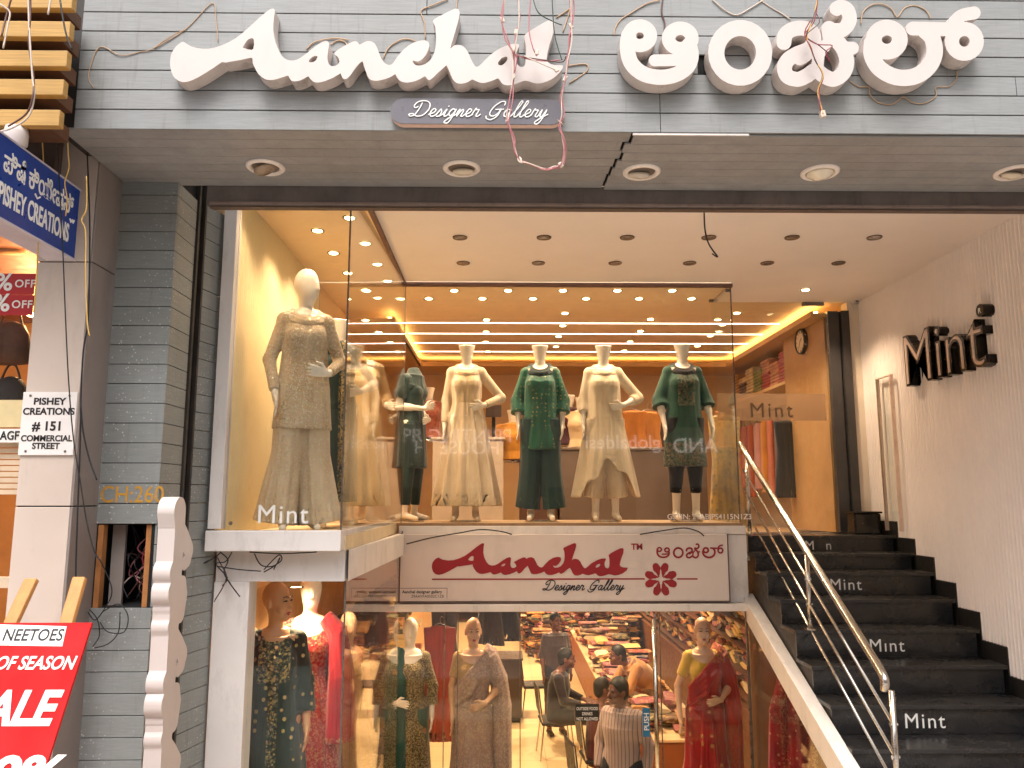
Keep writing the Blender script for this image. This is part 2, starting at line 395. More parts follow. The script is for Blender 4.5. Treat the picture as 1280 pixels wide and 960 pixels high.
mb = MB(); mb.box(pxl + .002, pxl + .02, DP + .013, 4.78, 0, ZS); mb.box(pxr - .03, pxr - .013, DP + .013, 4.78, 0, ZS + .3)
mb.box(pxl + .021, pxr - .031, 4.55, 4.6, 0, ZS); mb.box(pxl + .021, pxr - .031, DP + .014, 4.54, hole[1], ZS); mb.box(pxl + .021, pxr - .031, DP + .014, 4.54, 0, hole[0])
bpart('pillar_core', mb, M_dark)
mb = MB(); mb.box(pxl + .022, pxl + .05, DP + .006, DP + .05, hole[0], hole[1]); bpart('timber_batten', mb, mat('raw timber', '#a06a3a', .7, var=.25, scale=12)); mb = MB(); mb.box(pxr - .06, pxr - .033, DP + .02, DP + .06, hole[0], hole[1])
bpart('timber_batten', mb, mat('raw timber', '#a06a3a', .7, var=.25, scale=12))
mb = MB(); mb.box(pxl + .051, pxl + .12, 4.3, 4.32, hole[0], hole[1]); bpart('hollow_lining', mb, mat('grey board', '#8d8580', .7))
mb = MB(); mb.box(pxr - .01, pxr + .012, 4.475, 4.50, 0, ZS + .2); mb.box(pxr - .01, pxr + .012, 4.57, 4.595, 0, ZS + .2); mb.box(pxr - .028, pxr - .015, 4.50, 4.57, 0, ZS + .2)
bpart('shutter_guide', mb, mat('old shutter track', '#3c3632', .55, metal=.4, var=.3, dirt=.5))
# porch ceiling, right wall, floors
cx = at(463, 262, 4.8).x
cx = -.905
mb = MB(); mb.box(cx, XR, DB + .075, D2 - .05, ZC, ZC + .06); mb.box(2.19, XR, D2 - .05, DG, ZC, ZC + .06)
bpart('porch_ceiling', mb, M_ceil)
mb = MB(); mb.box(cx - .03, cx, DB + .075, D2, ZC - .035, ZC + .02); mb.box(cx, 2.2, D2 - .02, D2 + .02, ZC - .035, ZC + .001)
bpart('ceiling_channel', mb, mat('brown channel', '#6a4c40', .5, var=.1))
mb = MB(); nr = 150; vs = []; fs = []
def ribs(mb, a, b, z0, z1, pitch, depth, mk):
    n = int(abs(b - a) / pitch) * 6; o = len(mb.v)
    for i in range(n + 1):
        s = a + (b - a) * i / n; q = depth * abs(math.sin(math.pi * i / 6))
        for z in (z0, z1): mb.v.append(mk(s, q, z))
    for i in range(n): mb.f.append((o + 2 * i, o + 2 * i + 1, o + 2 * i + 3, o + 2 * i + 2))
ribs(mb, 3.0, DG, 0, ZC + .05, .042, .032, lambda s, q, z: (XR - q, s, z))
bpart('ribbed_side_wall', mb, M_rib, smooth=False)
mb = MB(); mb.box(XR + .001, XR + .25, 3.0, 13, -1.2, ZC + .3); bpart('side_wall_core', mb, M_cream)
mb = MB(); mb.box(2.30, XR - .07, 7.47, 12.0, 1.72, LAND - .034); mb.box(-2.0, 2.295, 7.35, 12.0, 1.72, LAND); mb.box(-2.0, 2.19, D2 + .03, 8.25, LAND + .001, SILL - .004)
bpart('upper_floor', mb, mat('beige floor', '#b89a78', .4, var=.1))
mb = MB(); mb.box(-2.0, -.94, D1 + .03, 7.19, SILL - .09, SILL - .004); bpart('window_deck', mb, mat('cream deck', '#d8c4a0', .5))
# upper shop room
M_wallw = mat('warm shop wall', '#d8b88a', .6, var=.06, scale=1.5)
mb = MB(); mb.box(-2.0, XR, 12.0, 12.1, LAND, 4.6); bpart('upper_back_wall', mb, M_wallw)
mb = MB(); ribs(mb, D1 + .05, 7.3, SILL - .02, 4.45, .038, .02, lambda s, q, z: (XL + q, s, z)); bpart('ribbed_inner_wall', mb, mat('cream ribbed board', '#e2cfa4', .45, var=.05, scale=2))
mb = MB(); mb.box(-2.0, XL - .001, D1 + .02, 12, LAND - .3, 4.6); mb.box(XL, XL + .02, 7.31, 12, LAND, 4.5); bpart('upper_left_wall', mb, M_wallw)
mb = MB(); mb.box(-2.0, cx - .031, D1 - .05, D2 - .02, ZC, ZC + .05); mb.box(-2.0, 2.2, D2 + .021, DG, ZC, ZC + .05); mb.box(-2.0, XR, DG, 12, ZC + .001, ZC + .05)
bpart('upper_ceiling', mb, mat('shop ceiling paint', '#e0c8a4', .55, var=.04))
mb = MB()
zl = ZC - .13
mb.box(-1.75, -1.16, 8.3, 11.2, zl, zl + .04); mb.box(3.3, XR, 8.0, 11.2, zl, zl + .04); mb.box(-1.75, XR, 11.2, 12, zl, zl + .04)
mb.box(-1.19, -1.161, 8.3, 11.2, zl, zl + .06); mb.box(3.27, 3.299, 8.0, 11.2, zl, zl + .06); mb.box(-1.16, 3.27, 11.17, 11.199, zl, zl + .06)
bpart('cove_ledge', mb, mat('cove plaster', '#c09a68', .6, var=.04))
mb = MB(); mb.box(-1.23, -1.2, 8.3, 11.2, zl + .041, zl + .058); mb.box(3.31, 3.34, 8.0, 11.2, zl + .041, zl + .058); mb.box(-1.16, 3.27, 11.21, 11.24, zl + .041, zl + .058)
bpart('cove_light_strip', mb, emit('cove glow', '#ffc878', 14))
for yy in (8.9, 9.5, 10.1, 10.7):
    mb = MB(); mb.box(-1.15, 3.26, yy, yy + .022, ZC - .004, ZC - .001); bpart('ceiling_light_line', mb, emit('pink white led line', '#ffd8c8', 5.0))
mb = MB(); mb.box(3.42, XR - .001, 8.05, 9.25, LAND, zl - .002); bpart('clock_wall', mb, mat('tan panel', '#b08a5c', .5, var=.08))
mb = MB(); mb.box(3.42, XR, 9.26, 11.9, 3.66, 3.70); bpart('wall_shelf', mb, mat('light shelf', '#d8b888', .5))
mb = MB(); mb.tube([(3.5, 9.3, 3.42), (3.5, 11.8, 3.42)], .012); bpart('hanging_rail', mb, M_steel)
# lower shop room
mb = MB(); mb.box(-2.6, -1.80, 4.95, 24, LF, 1.72); mb.box(-2.0, 3.9, 24, 24.1, LF, 1.8); mb.box(3.6, 3.9, 7.3, 24, LF, 1.72)
bpart('lower_wall', mb, mat('warm lower wall', '#c8a070', .6))
mb = MB(); mb.box(-2.0, 3.9, 7.3, 24, 1.73, 1.80); bpart('lower_ceiling', mb, mat('lower ceiling', '#e8dcc8', .7))
mb = MB(); mb.box(-1.8, -.93, 4.96, 7.1, -.2, -.1); bpart('lower_window_deck', mb, M_cream)
# white frames of the windows
fz0 = at(425, 688, D1).z; xo, xi = at(262, 690, D1).x, at(280, 660, D1).x; xc = -.965
mb = MB(); mb.box(xo, xi, D1 - .06, D1 + .03, fz0 + .13, ZC); bpart('window_post', mb, M_white, bev=.003)
mb = MB(); mb.box(xo - .005, xc + .015, D1 - .075, D1 + .02, fz0, fz0 + .12); mb.box(xc - .05, xc + .015, D1 + .021, 7.19, fz0, fz0 + .12)
bpart('window_ledge', mb, M_white, bev=.004)
mb = MB(); mb.box(xi, xc - .005, D1 - .03, D1 + .015, fz0 + .121, SILL + .012); mb.box(xc - .04, xc + .004, D1 + .016, 7.19, fz0 + .121, SILL + .004)
mb.box(xc + .02, 2.19, D2 - .06, D2 + .02, SILL - .025, SILL - .001); bpart('sill_strip', mb, mat('dull brass strip', '#9a7a5c', .45, metal=.3, dirt=.3))
mb = MB(); mb.box(-.915, 2.21, D2 - .075, D2 + .02, 1.975, SILL - .026); bpart('centre_ledge', mb, M_white, bev=.004)
# lower left bay: lintel, post, corner beam
lx, lz0, lz1 = -.95, at(438, 726, 4.9).z, fz0 - .004
mb = MB(); mb.box(xo + .02, lx, 4.87, 4.99, lz0, lz1); mb.prism([[(lx, 4.991), (lx + .02, 4.88), (-.86, 7.05), (-.92, 7.05)]], (0, 0, 0), (1, 0, 0), (0, 1, 0), (0, 0, lz0), (0, 0, lz1))
mb.box(-2.1, -1.02, 4.992, 7.2, lz0 + .02, lz1)
bpart('bay_lintel', mb, M_white)
mb = MB(); mb.box(xo + .015, at(311, 800, 4.9).x, 4.86, 5.02, LF, lz0 - .001); bpart('bay_post', mb, M_white, bev=.004)
mb = MB(); mb.box(-.93, 2.22, 7.06, 7.26, 1.31, 1.375); mb.box(-.93, 2.22, 7.15, 7.25, 1.376, 1.97); bpart('centre_lintel', mb, M_white, bev=.004)
# sloping white edge under the stairs
p0, p1 = atx(925, 752, 2.2), atx(1040, 960, 2.2); dv = (p1 - p0)
e0, e1 = (p0.y + .05, p0.z), (p0.y + dv.y * 1.6, p0.z + dv.z * 1.6)
mb = MB(); wv = .16
mb.prism([[(e0[0], e0[1]), (e1[0], e1[1]), (e1[0], e1[1] + wv + .06), (e0[0] - .2, e0[1] + wv - .07), (e0[0], e0[1] + .06)]], (0, 0, 0), (0, 1, 0), (0, 0, 1), (2.17, 0, 0), (2.275, 0, 0))
bpart('stair_edge_beam', mb, M_white, bev=.005)
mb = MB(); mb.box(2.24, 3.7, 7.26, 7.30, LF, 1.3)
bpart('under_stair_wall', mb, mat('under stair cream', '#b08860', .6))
mb = MB(); mb.box(2.28, 3.7, 4.9, 7.25, LF, -.25); bpart('under_stair_floor', mb, M_cream)
# ---------------------------------------------------------------- stairs
S = thing('staircase', 'black polished granite staircase with white lettered risers climbing to the upper shop door', 'staircase', (3.0, 5, 0))
mbt = MB(); mbr = MB(); mbs = MB(); prof = [(7.9, 1.72)]
XS = 2.285
STZ = [1.95, 1.805, 1.665, 1.48, 1.29, 1.085, .885, .69, .49, .29, .09]; STY = [7.42 - .3 * n for n in range(11)]
for n in range(11):
    y = STY[n]; zt_ = STZ[n]; yb = 7.9 if n == 0 else y + .3; zn = STZ[n + 1] if n < 10 else 0
    mbt.box(XS - .015, XR - .04, y - .025, yb - .002, zt_ - .03, zt_)
    mbr.box(XS, XR - .06, y, y + .02, zn + .002, zt_ - .031)
    mbs.box(XR - .039, XR - .013, y - .03 if n < 10 else y, yb - .03, max(0, zt_ - .22), zt_ + .13)
    prof += [(yb, zt_ - .032), (y + .02, zt_ - .032)]
obj('tread', mbt, M_granite, S, bev=.004); obj('riser', mbr, M_granite, S); obj('skirting', mbs, mat('matt black stone', '#1b1918', .45, var=.3), S, bev=.003)
# closed side of the flight: a stepped slab
top = []
for n in range(11): y = STY[n]; z = STZ[n]; top += [(7.62 if n == 0 else y + .3 + .018, z - .032), (y + .019, z - .032)]
low = [(4.45, 0.0), (5.0, 0.0), (7.62, 1.40)]
mb = MB(); mb.prism([top + low], (0, 0, 0), (0, 1, 0), (0, 0, 1), (XS + .002, 0, 0), (XR - .07, 0, 0)); obj('flight', mb, mat('charcoal render', '#3a3634', .6, var=.25, dirt=.3), S)
M_wl = mat('white vinyl', '#e8e6e2', .5, var=.03)
for n, px, py, b, sz in ((0, 1006, 686, 'M', .12), (0, 1032, 686, 'n', .12), (2, 1037, 736, 'Mint', .135), (4, 1086, 808, 'Mınt', .135), (6, 1129, 893, 'Mint', .14)):
    y = STY[n]; p = at(px, py, y); p.y = y - .0005; p.z = STZ[n + 1] + (.014 if n == 0 else .04)
    obj('step_lettering', text(b, sz, p, (1, 0, 0), (0, 0, 1), .001, sp=1.15), M_wl, S)
# ---------------------------------------------------------------- handrail
H = thing('handrail', 'polished steel handrail with three thin rods along the black stairs', 'handrail', (2.4, 6, 0))
hx = 2.4; a = atx(925, 555, hx); b = atx(1101, 838, hx); e = (b - a)
pts = [a - e * .02 + Vector((0, 0, .02)), a, b, b + e * .02 + Vector((0, -.01, -.01)), b + e * .03 + Vector((0, 0, -.07))]
pts = [tuple(a)] + [tuple(a + e * t) for t in (.3, .6, .9, .985)] + [tuple(b + Vector((0, -.035, -.035))), tuple(b + Vector((0, -.045, -.075))), tuple(b + Vector((0, -.035, -.11)))]
mb = MB(); mb.tube(catmull(pts, 5), .028, 14); obj('top_rail', mb, M_steel, H, smooth=True)
def railz(y): return a.z + e.z * (y - a.y) / e.y
for off in (.22, .41, .60):
    mb = MB(); ya, yb = 7.75, 5.0 if off < .6 else 5.0
    mb.tube([(hx, ya, railz(ya) - off), (hx, yb, railz(yb) - off)], .0105, 8); obj('rod', mb, M_steel, H, smooth=True)
for y in (7.62, 6.22, 4.98):
    n = [k for k in range(11) if STY[k] - .02 <= y]; z0 = STZ[n[0]] if n else 0
    mb = MB(); mb.tube([(hx, y, z0), (hx, y, railz(y) - .02)], .019, 12); po = obj('post', mb, M_steel, H, smooth=True)
    mb = MB(); mb.lathe([(.045, 0), (.045, .008), (.024, .014)], (hx, y, z0)); obj('base_flange', mb, M_steel, po, smooth=False)
    for off in (.22, .41, .60):
        if railz(y) - off > z0: mb = MB(); mb.tube([(hx - .022, y, railz(y) - off), (hx + .022, y, railz(y) - off)], .014, 8); obj('rod_clamp', mb, M_steel, po)
# ---------------------------------------------------------------- glazing
def pane(mb, p, q, z0, z1, t=.008):
    p, q = Vector(tuple(p) + (0,)), Vector(tuple(q) + (0,)); d = (q - p).normalized(); n = Vector((-d.y, d.x, 0)) * t / 2
    a = [p + n, q + n, q - n, p - n]
    return mb.add([(v.x, v.y, z) for z in (z0, z1) for v in a], [(0, 1, 2, 3), (7, 6, 5, 4), (0, 4, 5, 1), (1, 5, 6, 2), (2, 6, 7, 3), (3, 7, 4, 0)])
M_edge = mat('glass edge', '#5a5048', .3, var=.1)
def window(name, label, panes, frames=()):
    w = thing(name, label, 'window', panes[0][0] + (panes[0][2],))
    for p, q, z0, z1 in panes: obj('glass_pane', pane(MB(), p, q, z0, z1), M_glass, w)
    for nm, m_, fm in frames: obj(nm, fm, m_, w)
    return w
gt = ZC + .0
eg = MB(); eg.box(xc - .006, xc + .004, D1 - .006, D1 + .004, SILL + .013, ZC)
scr = MB()
for px, py in ((289, 654), ): p = at(px, py, D1 - .006); scr.lathe([(.012, 0), (.012, .006), (.004, .008)], (p.x, D1 - .02, p.z), 12, 'y')
W1 = window('display_window', 'tall corner display window of the upper shop, white lettered at its foot', [((xi, D1), (xc - .007, D1), SILL + .0125, ZC), ((xc - .001, D1 + .005), (-.905, D2 - .007), SILL + .005, ZC - .036)], [('corner_joint', M_edge, eg), ('screw', M_steel, scr)])
p = at(320, 654, D1 - .0045); obj('window_lettering', text('Mint', .158, (p.x, D1 - .0045, p.z), (1, 0, 0), (0, 0, 1), .001, sp=1.1), M_wl, W1)
eg = MB(); eg.box(-.911, -.902, D2 - .006, D2 + .004, SILL, ZC - .036); eg.box(2.178, 2.188, D2 - .006, D2 + .004, SILL, ZC - .036)
cl = MB()
for (px, py) in ((910, 363), (889, 376)): p = at(px, py, D2 + (.02 if px > 900 else .6)); cl.box(p.x - .02, p.x + .02, p.y - .02, p.y + .02, p.z - .012, p.z + .012)
W2 = window('display_window', 'wide middle display window of the upper shop above the white signboard', [((-.90, D2), (2.177, D2), SILL, ZC - .036), ((2.183, D2 + .005), (2.183, DG - .01), LAND, ZC - .002)], [('corner_joint', M_edge, eg), ('glass_clip', M_darkmetal, cl)])
p = at(834, 649, D2 - .0045); obj('window_lettering', text('GSTIN: 29ABJPS4115N1Z3', .068, (p.x, D2 - .0045, p.z), (1, 0, 0), (0, 0, 1), .001, .012, sx=1.02), M_wl, W2)
eg = MB(); eg.box(lx - .006, lx + .004, 4.91, 4.92, LF, lz0)
lt = lz0
W3 = window('display_window', 'lower bay display window with dark green and red dressed mannequins', [((at(311, 800, 4.9).x, 4.92), (lx - .007, 4.92), -.1, lt), ((lx, 4.925), (-.90, 7.09), -.1, lt)], [('corner_joint', M_edge, eg)])
xs = [-.895] + [at(px, 850, 7.1).x for px in (555, 572, 650, 826)] + [2.165]
gaps = MB()
gapl = []
for x in xs[1:-1]: g_ = MB(); g_.box(x - .004, x + .004, 7.094, 7.106, LF, 1.31); gapl.append(('glass_joint', M_edge, g_))
gaps.box(xs[-1], xs[-1] + .02, 7.09, 7.12, LF, 1.31)
W4 = window('shopfront_glazing', 'lower shop glass front with joints beneath the white signboard', [((x_a + .005, 7.1), (x_b - .005, 7.1), LF, 1.31) for x_a, x_b in list(zip(xs, xs[1:]))[:3] + [(xs[4], xs[5])]], gapl + [('glass_joint', M_edge, gaps)])
W5 = window('display_window', 'triangular display window under the black stairs beside the red saree', [], []) if 0 else None
W5 = thing('stair_window', 'triangular glass display window below the white sloping stair edge', 'window', (2.21, 6, LF))
def tri_z(y): return e0[1] + (y - e0[0]) * (e1[1] - e0[1]) / (e1[0] - e0[0])
mb = MB(); ys_ = [7.09, 5.2]; mb.prism([[(7.09, LF), (5.0, LF), (5.0, max(LF + .01, tri_z(5.0) + .02)), (7.09, tri_z(7.09) + .02)]], (0, 0, 0), (0, 1, 0), (0, 0, 1), (2.215, 0, 0), (2.223, 0, 0)); obj('glass_pane', mb, M_glass, W5)
D = thing('glass_door', 'lower shop glass door with long steel pull handle and small black notice', 'door', (1.0, 7.1, LF))
mb = MB(); pane(mb, (xs[3] + .005, 7.1), (xs[4] - .005, 7.1), LF + .01, 1.30); obj('glass_pane', mb, M_glass, D)
hxp = at(819, 850, 7.05).x
mb = MB(); mb.tube([(hxp, 7.04, -.5), (hxp, 7.04, 1.25)], .02, 12)
for z in (-.3, .35, 1.0): mb.tube([(hxp, 7.04, z), (hxp, 7.094, z)], .01, 8)
obj('pull_handle', mb, M_steel, D, smooth=True)
pa, pb = at(803, 885, 7.092), at(811, 921, 7.092)
mb = MB(); mb.box(pa.x, pb.x + .012, 7.0915, 7.095, pb.z, pa.z); ps = obj('push_sticker', mb, mat('blue sticker', '#1d6f9a', .4), D)
obj('sticker_lettering', text('PUSH', .062, (pb.x + .004, 7.091, pb.z + .05), (0, 0, 1), (-1, 0, 0), .0005, .01), M_wl, ps)
pa, pb = at(719, 880, 7.09), at(749, 901, 7.09)
mb = MB(); mb.box(pa.x, pb.x, 7.087, 7.095, pb.z, pa.z); no = obj('notice', mb, mat('black notice', '#121212', .4), D)
for i, t_ in enumerate(('OUTSIDE FOOD', 'DRINKS', 'NOT ALLOWED')):
    obj('notice_lettering', text(t_, .036, ((pa.x + pb.x) / 2, 7.0865, pa.z - .05 - .042 * i), (1, 0, 0), (0, 0, 1), .0005, .01, 'CENTER', sx=.72), M_wl, no)
# entrance of the upper shop
D = thing('entrance_glazing', 'frameless glass entrance door with frosted band at the top of the stairs', 'door', (2.8, DG, LAND))
dx1 = at(985, 600, DG).x; dx2 = at(1033, 600, DG).x
mb = MB(); pane(mb, (2.2, DG), (dx1 + .25, DG), LAND + .01, ZC - .1); pane(mb, (dx1 + .26, DG), (dx2 + .1, DG), LAND + .01, ZC - .1); pane(mb, (2.2, DG), (3.72, DG), ZC - .095, ZC - .003); obj('glass_pane', mb, M_glass, D)
mb = MB(); a_, b_ = at(925, 492, DG), at(1033, 526, DG); mb.box(2.21, b_.x, DG - .007, DG - .005, b_.z, a_.z); obj('frosted_band', mb, frost_mat('frosted film', '#9a7a5c', .5), D)
p = at(937, 521, DG - .009); obj('door_lettering', text('Mint', .21, p, (1, 0, 0), (0, 0, 1), .001, sp=1.2), mat('clear letter', '#4a3a2c', .4), D)
mb = MB(); p = at(1003, 381, DG); mb.box(p.x, p.x + .22, DG - .02, DG + .02, p.z - .01, p.z + .05); obj('patch_fitting', mb, M_darkmetal, D)
mb = MB(); mb.box(dx2 + .101, dx2 + .21, DG - .03, DG + .03, LAND, ZC - .1); mb.box(3.52, 3.6, DG - .06, DG + .03, LAND, ZC - .1); mb.box(dx2 + .211, 3.519, DG, DG + .02, LAND, ZC - .1); obj('dark_door_post', mb, mat('dark grey post', '#3c3a3a', .45, var=.15), D)
mb = MB(); mb.box(3.601, XR, DG - .02, DG + .12, LAND, ZC); bpart('entrance_jamb', mb, M_cream)
mb = MB(); mb.box(2.2, 3.6, DG - .05, DG - .03, LAND, LAND + .012); obj('threshold', mb, M_steel, D)
# ---------------------------------------------------------------- big letters on the fascia
def z2(L): return [(200 + x / 4.923, y / 4.923) for x, y in L]
def z3(L): return [(440 + x / 4.741, y / 4.741) for x, y in L]
AAN = z2([(145,257),(190,285),(260,300),(330,295),(400,270),(470,232),(540,175),(610,110),(665,65),(690,53),(707,62),(700,120),(697,190),(710,260),(735,320),(765,358),(800,372),(840,368),(880,345),(930,305),(985,265),(1020,252),(1040,264),(1035,310),(1030,360),(1040,395),(1060,408),(1085,402),(1105,382),(1095,350),(1072,325),(1130,285),(1190,255),(1215,258),(1228,275)]) + \
  z3([(75,248),(105,243),(135,258),(155,300),(175,350),(200,378),(225,385),(245,372),(270,335),(310,290),(360,255),(410,240),(445,243),(458,265),(450,300),(430,335),(405,358),(385,365),(362,358),(365,375),(385,388),(420,385),(455,365),(480,330),(493,290),(498,240),(497,190),(492,155),(480,130),(490,112),(540,85),(590,60),(615,50),(633,58),(637,85),(625,140),(605,210),(582,288),(600,272),(630,266),(660,275),(685,305),(705,350),(728,390),(745,395),(770,375),(820,325),(880,285),(940,262),(985,260),(990,275),(975,310),(972,345),(980,380),(1000,397),(1020,392),(1028,370),(1030,330),(1030,270),(1020,215),(1045,190),(1100,155),(1160,122),(1190,120),(1200,135),(1195,190),(1175,250),(1160,310),(1153,350),(1165,372),(1200,385),(1250,388),(1235,425),(1190,465),(1140,488),(1090,495),(1050,482),(1020,478),(990,490),(950,503),(915,505),(890,495),(872,470),(862,465),(830,478),(780,492),(745,485),(712,470),(690,485),(655,495),(620,492),(598,470),(580,430),(560,388),(545,400),(510,430),(480,460),(455,475),(442,462),(430,452),(400,470),(350,487),(310,488),(280,475),(262,450),(255,440),(220,460),(170,475),(130,478),(100,465),(85,430),(70,390),(60,362)]) + \
  z2([(1205,415),(1170,465),(1145,485),(1125,482),(1115,460),(1108,452),(1070,475),(1020,497),(970,508),(940,500),(920,478),(910,470),(880,487),(840,500),(810,497),(795,475),(785,465),(740,480),(690,492),(650,488),(610,460),(585,420),(570,385),(565,355),(500,368),(440,378),(400,385),(380,383),(340,410),(270,455),(200,492),(150,505),(110,495),(80,465),(65,420),(62,380),(70,330),(95,290),(120,268)])
AHO = [z2([(510,290),(535,250),(560,235),(577,245),(575,300),(550,305),(525,298)]), z2([(915,380),(930,355),(955,342),(970,350),(960,370),(940,382)]), z3([(863,375),(885,345),(915,335),(922,350),(905,375),(880,388)])]
DL = DF - .085
def fas_xy(L): return [(lambda p: (p.x, p.z))(at(x, y, DL)) for x, y in L]
def smooth2(L, n=2): return catmull(L, n, True)
def letter_thing(name, label, loops, group=None):
    c = Vector((loops[0][0][0], DF, loops[0][0][1]))
    mb = MB(); mb.prism(loops, (0, DL, 0), (1, 0, 0), (0, 0, 1), (0, 0, 0), (0, .081, 0))
    # the sides go to a second part
    nv = len(mb.v) // 2; face = MB(); face.v = mb.v; face.f = [f for f in mb.f if len(f) == 3 and max(f) < nv]
    side = MB(); side.v = mb.v; side.f = [f for f in mb.f if not (len(f) == 3 and max(f) < nv)]
    t = thing(name, label, 'sign', c, group)
    obj('face', clean(face), M_letter, t, recalc=True); obj('returns', clean(side), M_letterside, t)
    return t
def clean(mb):
    used = sorted({i for f in mb.f for i in f}); mp = {o: n for n, o in enumerate(used)}
    r = MB(); r.v = [mb.v[i] for i in used]; r.f = [tuple(mp[i] for i in f) for f in mb.f]; return r
letter_thing('script_sign', 'thick white brush script shop name standing off the grey planks', [fas_xy(smooth2(AAN))] + [fas_xy(smooth2(h)) for h in AHO])
# Kannada letters drawn with a broad pen, pixel space (y down)
def k5(L): return [(765 + x / 5.333, y / 5.333) for x, y in L]
def k6(L): return [(955 + x / 4.491, y / 4.491) for x, y in L]
def P5(L, w, c=False): return pen(k5(L), w, 6)
def P6(L, w): return pen(k6(L), w, 6)
def ring5(x, y, rx, ry, w): return ring(765 + x / 5.333, y / 5.333, rx / 5.333, ry / 5.333, w)
def ring6(x, y, rx, ry, w): return ring(955 + x / 4.491, y / 4.491, rx / 4.491, ry / 4.491, w)
KAN = [
 [ring5(185, 238, 72, 66, 8.2), P5([(112, 235), (103, 320), (128, 420), (205, 490), (320, 515), (430, 495), (505, 440), (528, 370), (515, 300)], 9.5), ring5(455, 256, 78, 68, 8.4), P5([(285, 402), (400, 400), (480, 392)], 7.4)],
 [ring5(855, 352, 160, 166, 10.0)],
 [P6([(112, 238), (120, 195), (160, 165), (220, 158), (268, 180), (280, 230), (250, 275), (190, 300), (135, 335), (115, 385), (135, 430), (190, 445), (240, 425), (290, 395), (335, 425), (390, 445), (445, 410), (465, 350), (450, 285), (415, 235), (380, 210)], 9.3), P6([(290, 270), (220, 320), (200, 330)], 8), P6([(290, 395), (300, 380), (310, 300), (345, 255)], 7.5), P6([(365, 160), (372, 215)], 9.5), P6([(390, 170), (445, 165), (480, 115), (470, 60), (435, 38), (408, 48)], 9.0), P6([(470, 270), (497, 270)], 8)],
 [ring6(690, 222, 73, 68, 9.8), P6([(608, 240), (606, 310), (650, 385), (740, 432), (840, 430), (920, 380), (958, 300), (945, 215), (900, 168)], 10.2), P6([(835, 160), (930, 162), (1060, 165)], 8.6), ring6(1125, 232, 70, 70, 8.8), P6([(1062, 215), (1065, 140), (1105, 90), (1180, 72)], 8.0)]]
KL = ['first rounded white regional script letter at left', 'plain round ring shaped white regional script letter', 'white regional letter with curled top, third in row', 'last white regional script letter with a raised loop at right']
KLOOPS = []
for st, lb in zip(KAN, KL):
    for g in group_loops(stroke_loops(st, .55)):
        KLOOPS.append([[(x, y) for x, y in L[::2]] for L in g])
        if abs(area(g[0])) > 300: letter_thing('fascia_letter', lb + ', fixed to the grey planks', [fas_xy(L[::2]) for L in g], 'white regional script letters on the fascia')
# script wording in pen strokes (unit: em, y up)
SCR = {
 'D': ([[(.35, .62), (.30, .35), (.18, .08), (.02, .02), (-.06, .1), (.1, .13), (.3, .02), (.55, .08), (.72, .35), (.66, .62), (.42, .72), (.15, .66), (.05, .5), (.12, .4), (.22, .45)]], .78),
 'e': ([[(0, .1), (.2, .2), (.24, .32), (.14, .36), (.05, .2), (.1, .03), (.22, .03), (.34, .12)]], .31),
 's': ([[(0, .08), (.14, .34), (.2, .2), (.16, .04), (.04, .02)], [(.16, .03), (.3, .12)]], .27),
 'i': ([[(0, .1), (.12, .34), (.08, .08), (.14, .02), (.26, .12)], [(.16, .47), (.165, .49)]], .24),
 'g': ([[(.26, .3), (.14, .36), (.03, .2), (.08, .05), (.2, .12), (.28, .34), (.2, -.05), (.08, -.28), (-.06, -.24), (.06, -.08), (.36, .12)]], .34),
 'n': ([[(0, .12), (.1, .34), (.05, .02)], [(.05, .04), (.2, .32), (.27, .28), (.22, .06), (.28, .02), (.38, .12)]], .36),
 'r': ([[(0, .1), (.1, .38), (.15, .32), (.25, .32), (.19, .08), (.25, .02), (.36, .12)]], .33),
 'G': ([[(.62, .55), (.6, .7), (.4, .68), (.16, .42), (.1, .14), (.24, .04), (.42, .14), (.52, .36)], [(.3, .34), (.62, .36)], [(.54, .36), (.44, .05), (.22, -.12), (.02, -.06), (-.02, .04)]], .68),
 'a': ([[(.26, .3), (.14, .36), (.03, .2), (.08, .03), (.2, .1), (.28, .34), (.24, .08), (.3, .02), (.4, .12)]], .38),
 'l': ([[(0, .1), (.24, .55), (.28, .72), (.2, .7), (.1, .3), (.1, .04), (.18, .02), (.28, .12)]], .25),
 'y': ([[(0, .12), (.08, .34), (.06, .08), (.14, .03), (.28, .34), (.18, -.1), (.04, -.3), (-.08, -.24), (.06, -.08), (.38, .14)]], .36)}
def script_mb(words, o, u, v, em, w, y0, y1, slant=.3):
    mb = MB(); x = 0; o, u, v = Vector(o), Vector(u), Vector(v); st = []
    for ch in words:
        if ch == ' ': x += .32; continue
        S_, adv = SCR[ch]
        for L in S_: st.append(pen([(x + a + slant * b, b) for a, b in L], w, 6))
        x += adv
    loops = group_loops(stroke_loops(st, w * .42))
    n = u.cross(v)
    for g in loops: mb.prism([[(a * em, b * em) for a, b in L] for L in g], o, u, v, n * y0, n * y1)
    return mb, x * em
_, wt = script_mb('Designer Gallery', (0, 0, 0), (1, 0, 0), (0, 0, 1), 1, .02, 0, .01)
T = thing('plaque', 'grey rounded plaque with white script lettering below the white shop name', 'sign', at(595, 145, DL))
a, b = at(488, 143, DF - .045), at(706, 143, DF - .045); zt_, zb_ = at(595, 123.5, DF - .045).z, at(595, 155, DF - .045).z
rr = (zt_ - zb_) / 2; L = [(b.x - rr + rr * math.cos(R(q)), (zt_ + zb_) / 2 + rr * math.sin(R(q))) for q in range(-90, 91, 10)] + [(a.x + rr - rr * math.cos(R(q)), (zt_ + zb_) / 2 - rr * math.sin(R(q))) for q in range(-90, 91, 10)]
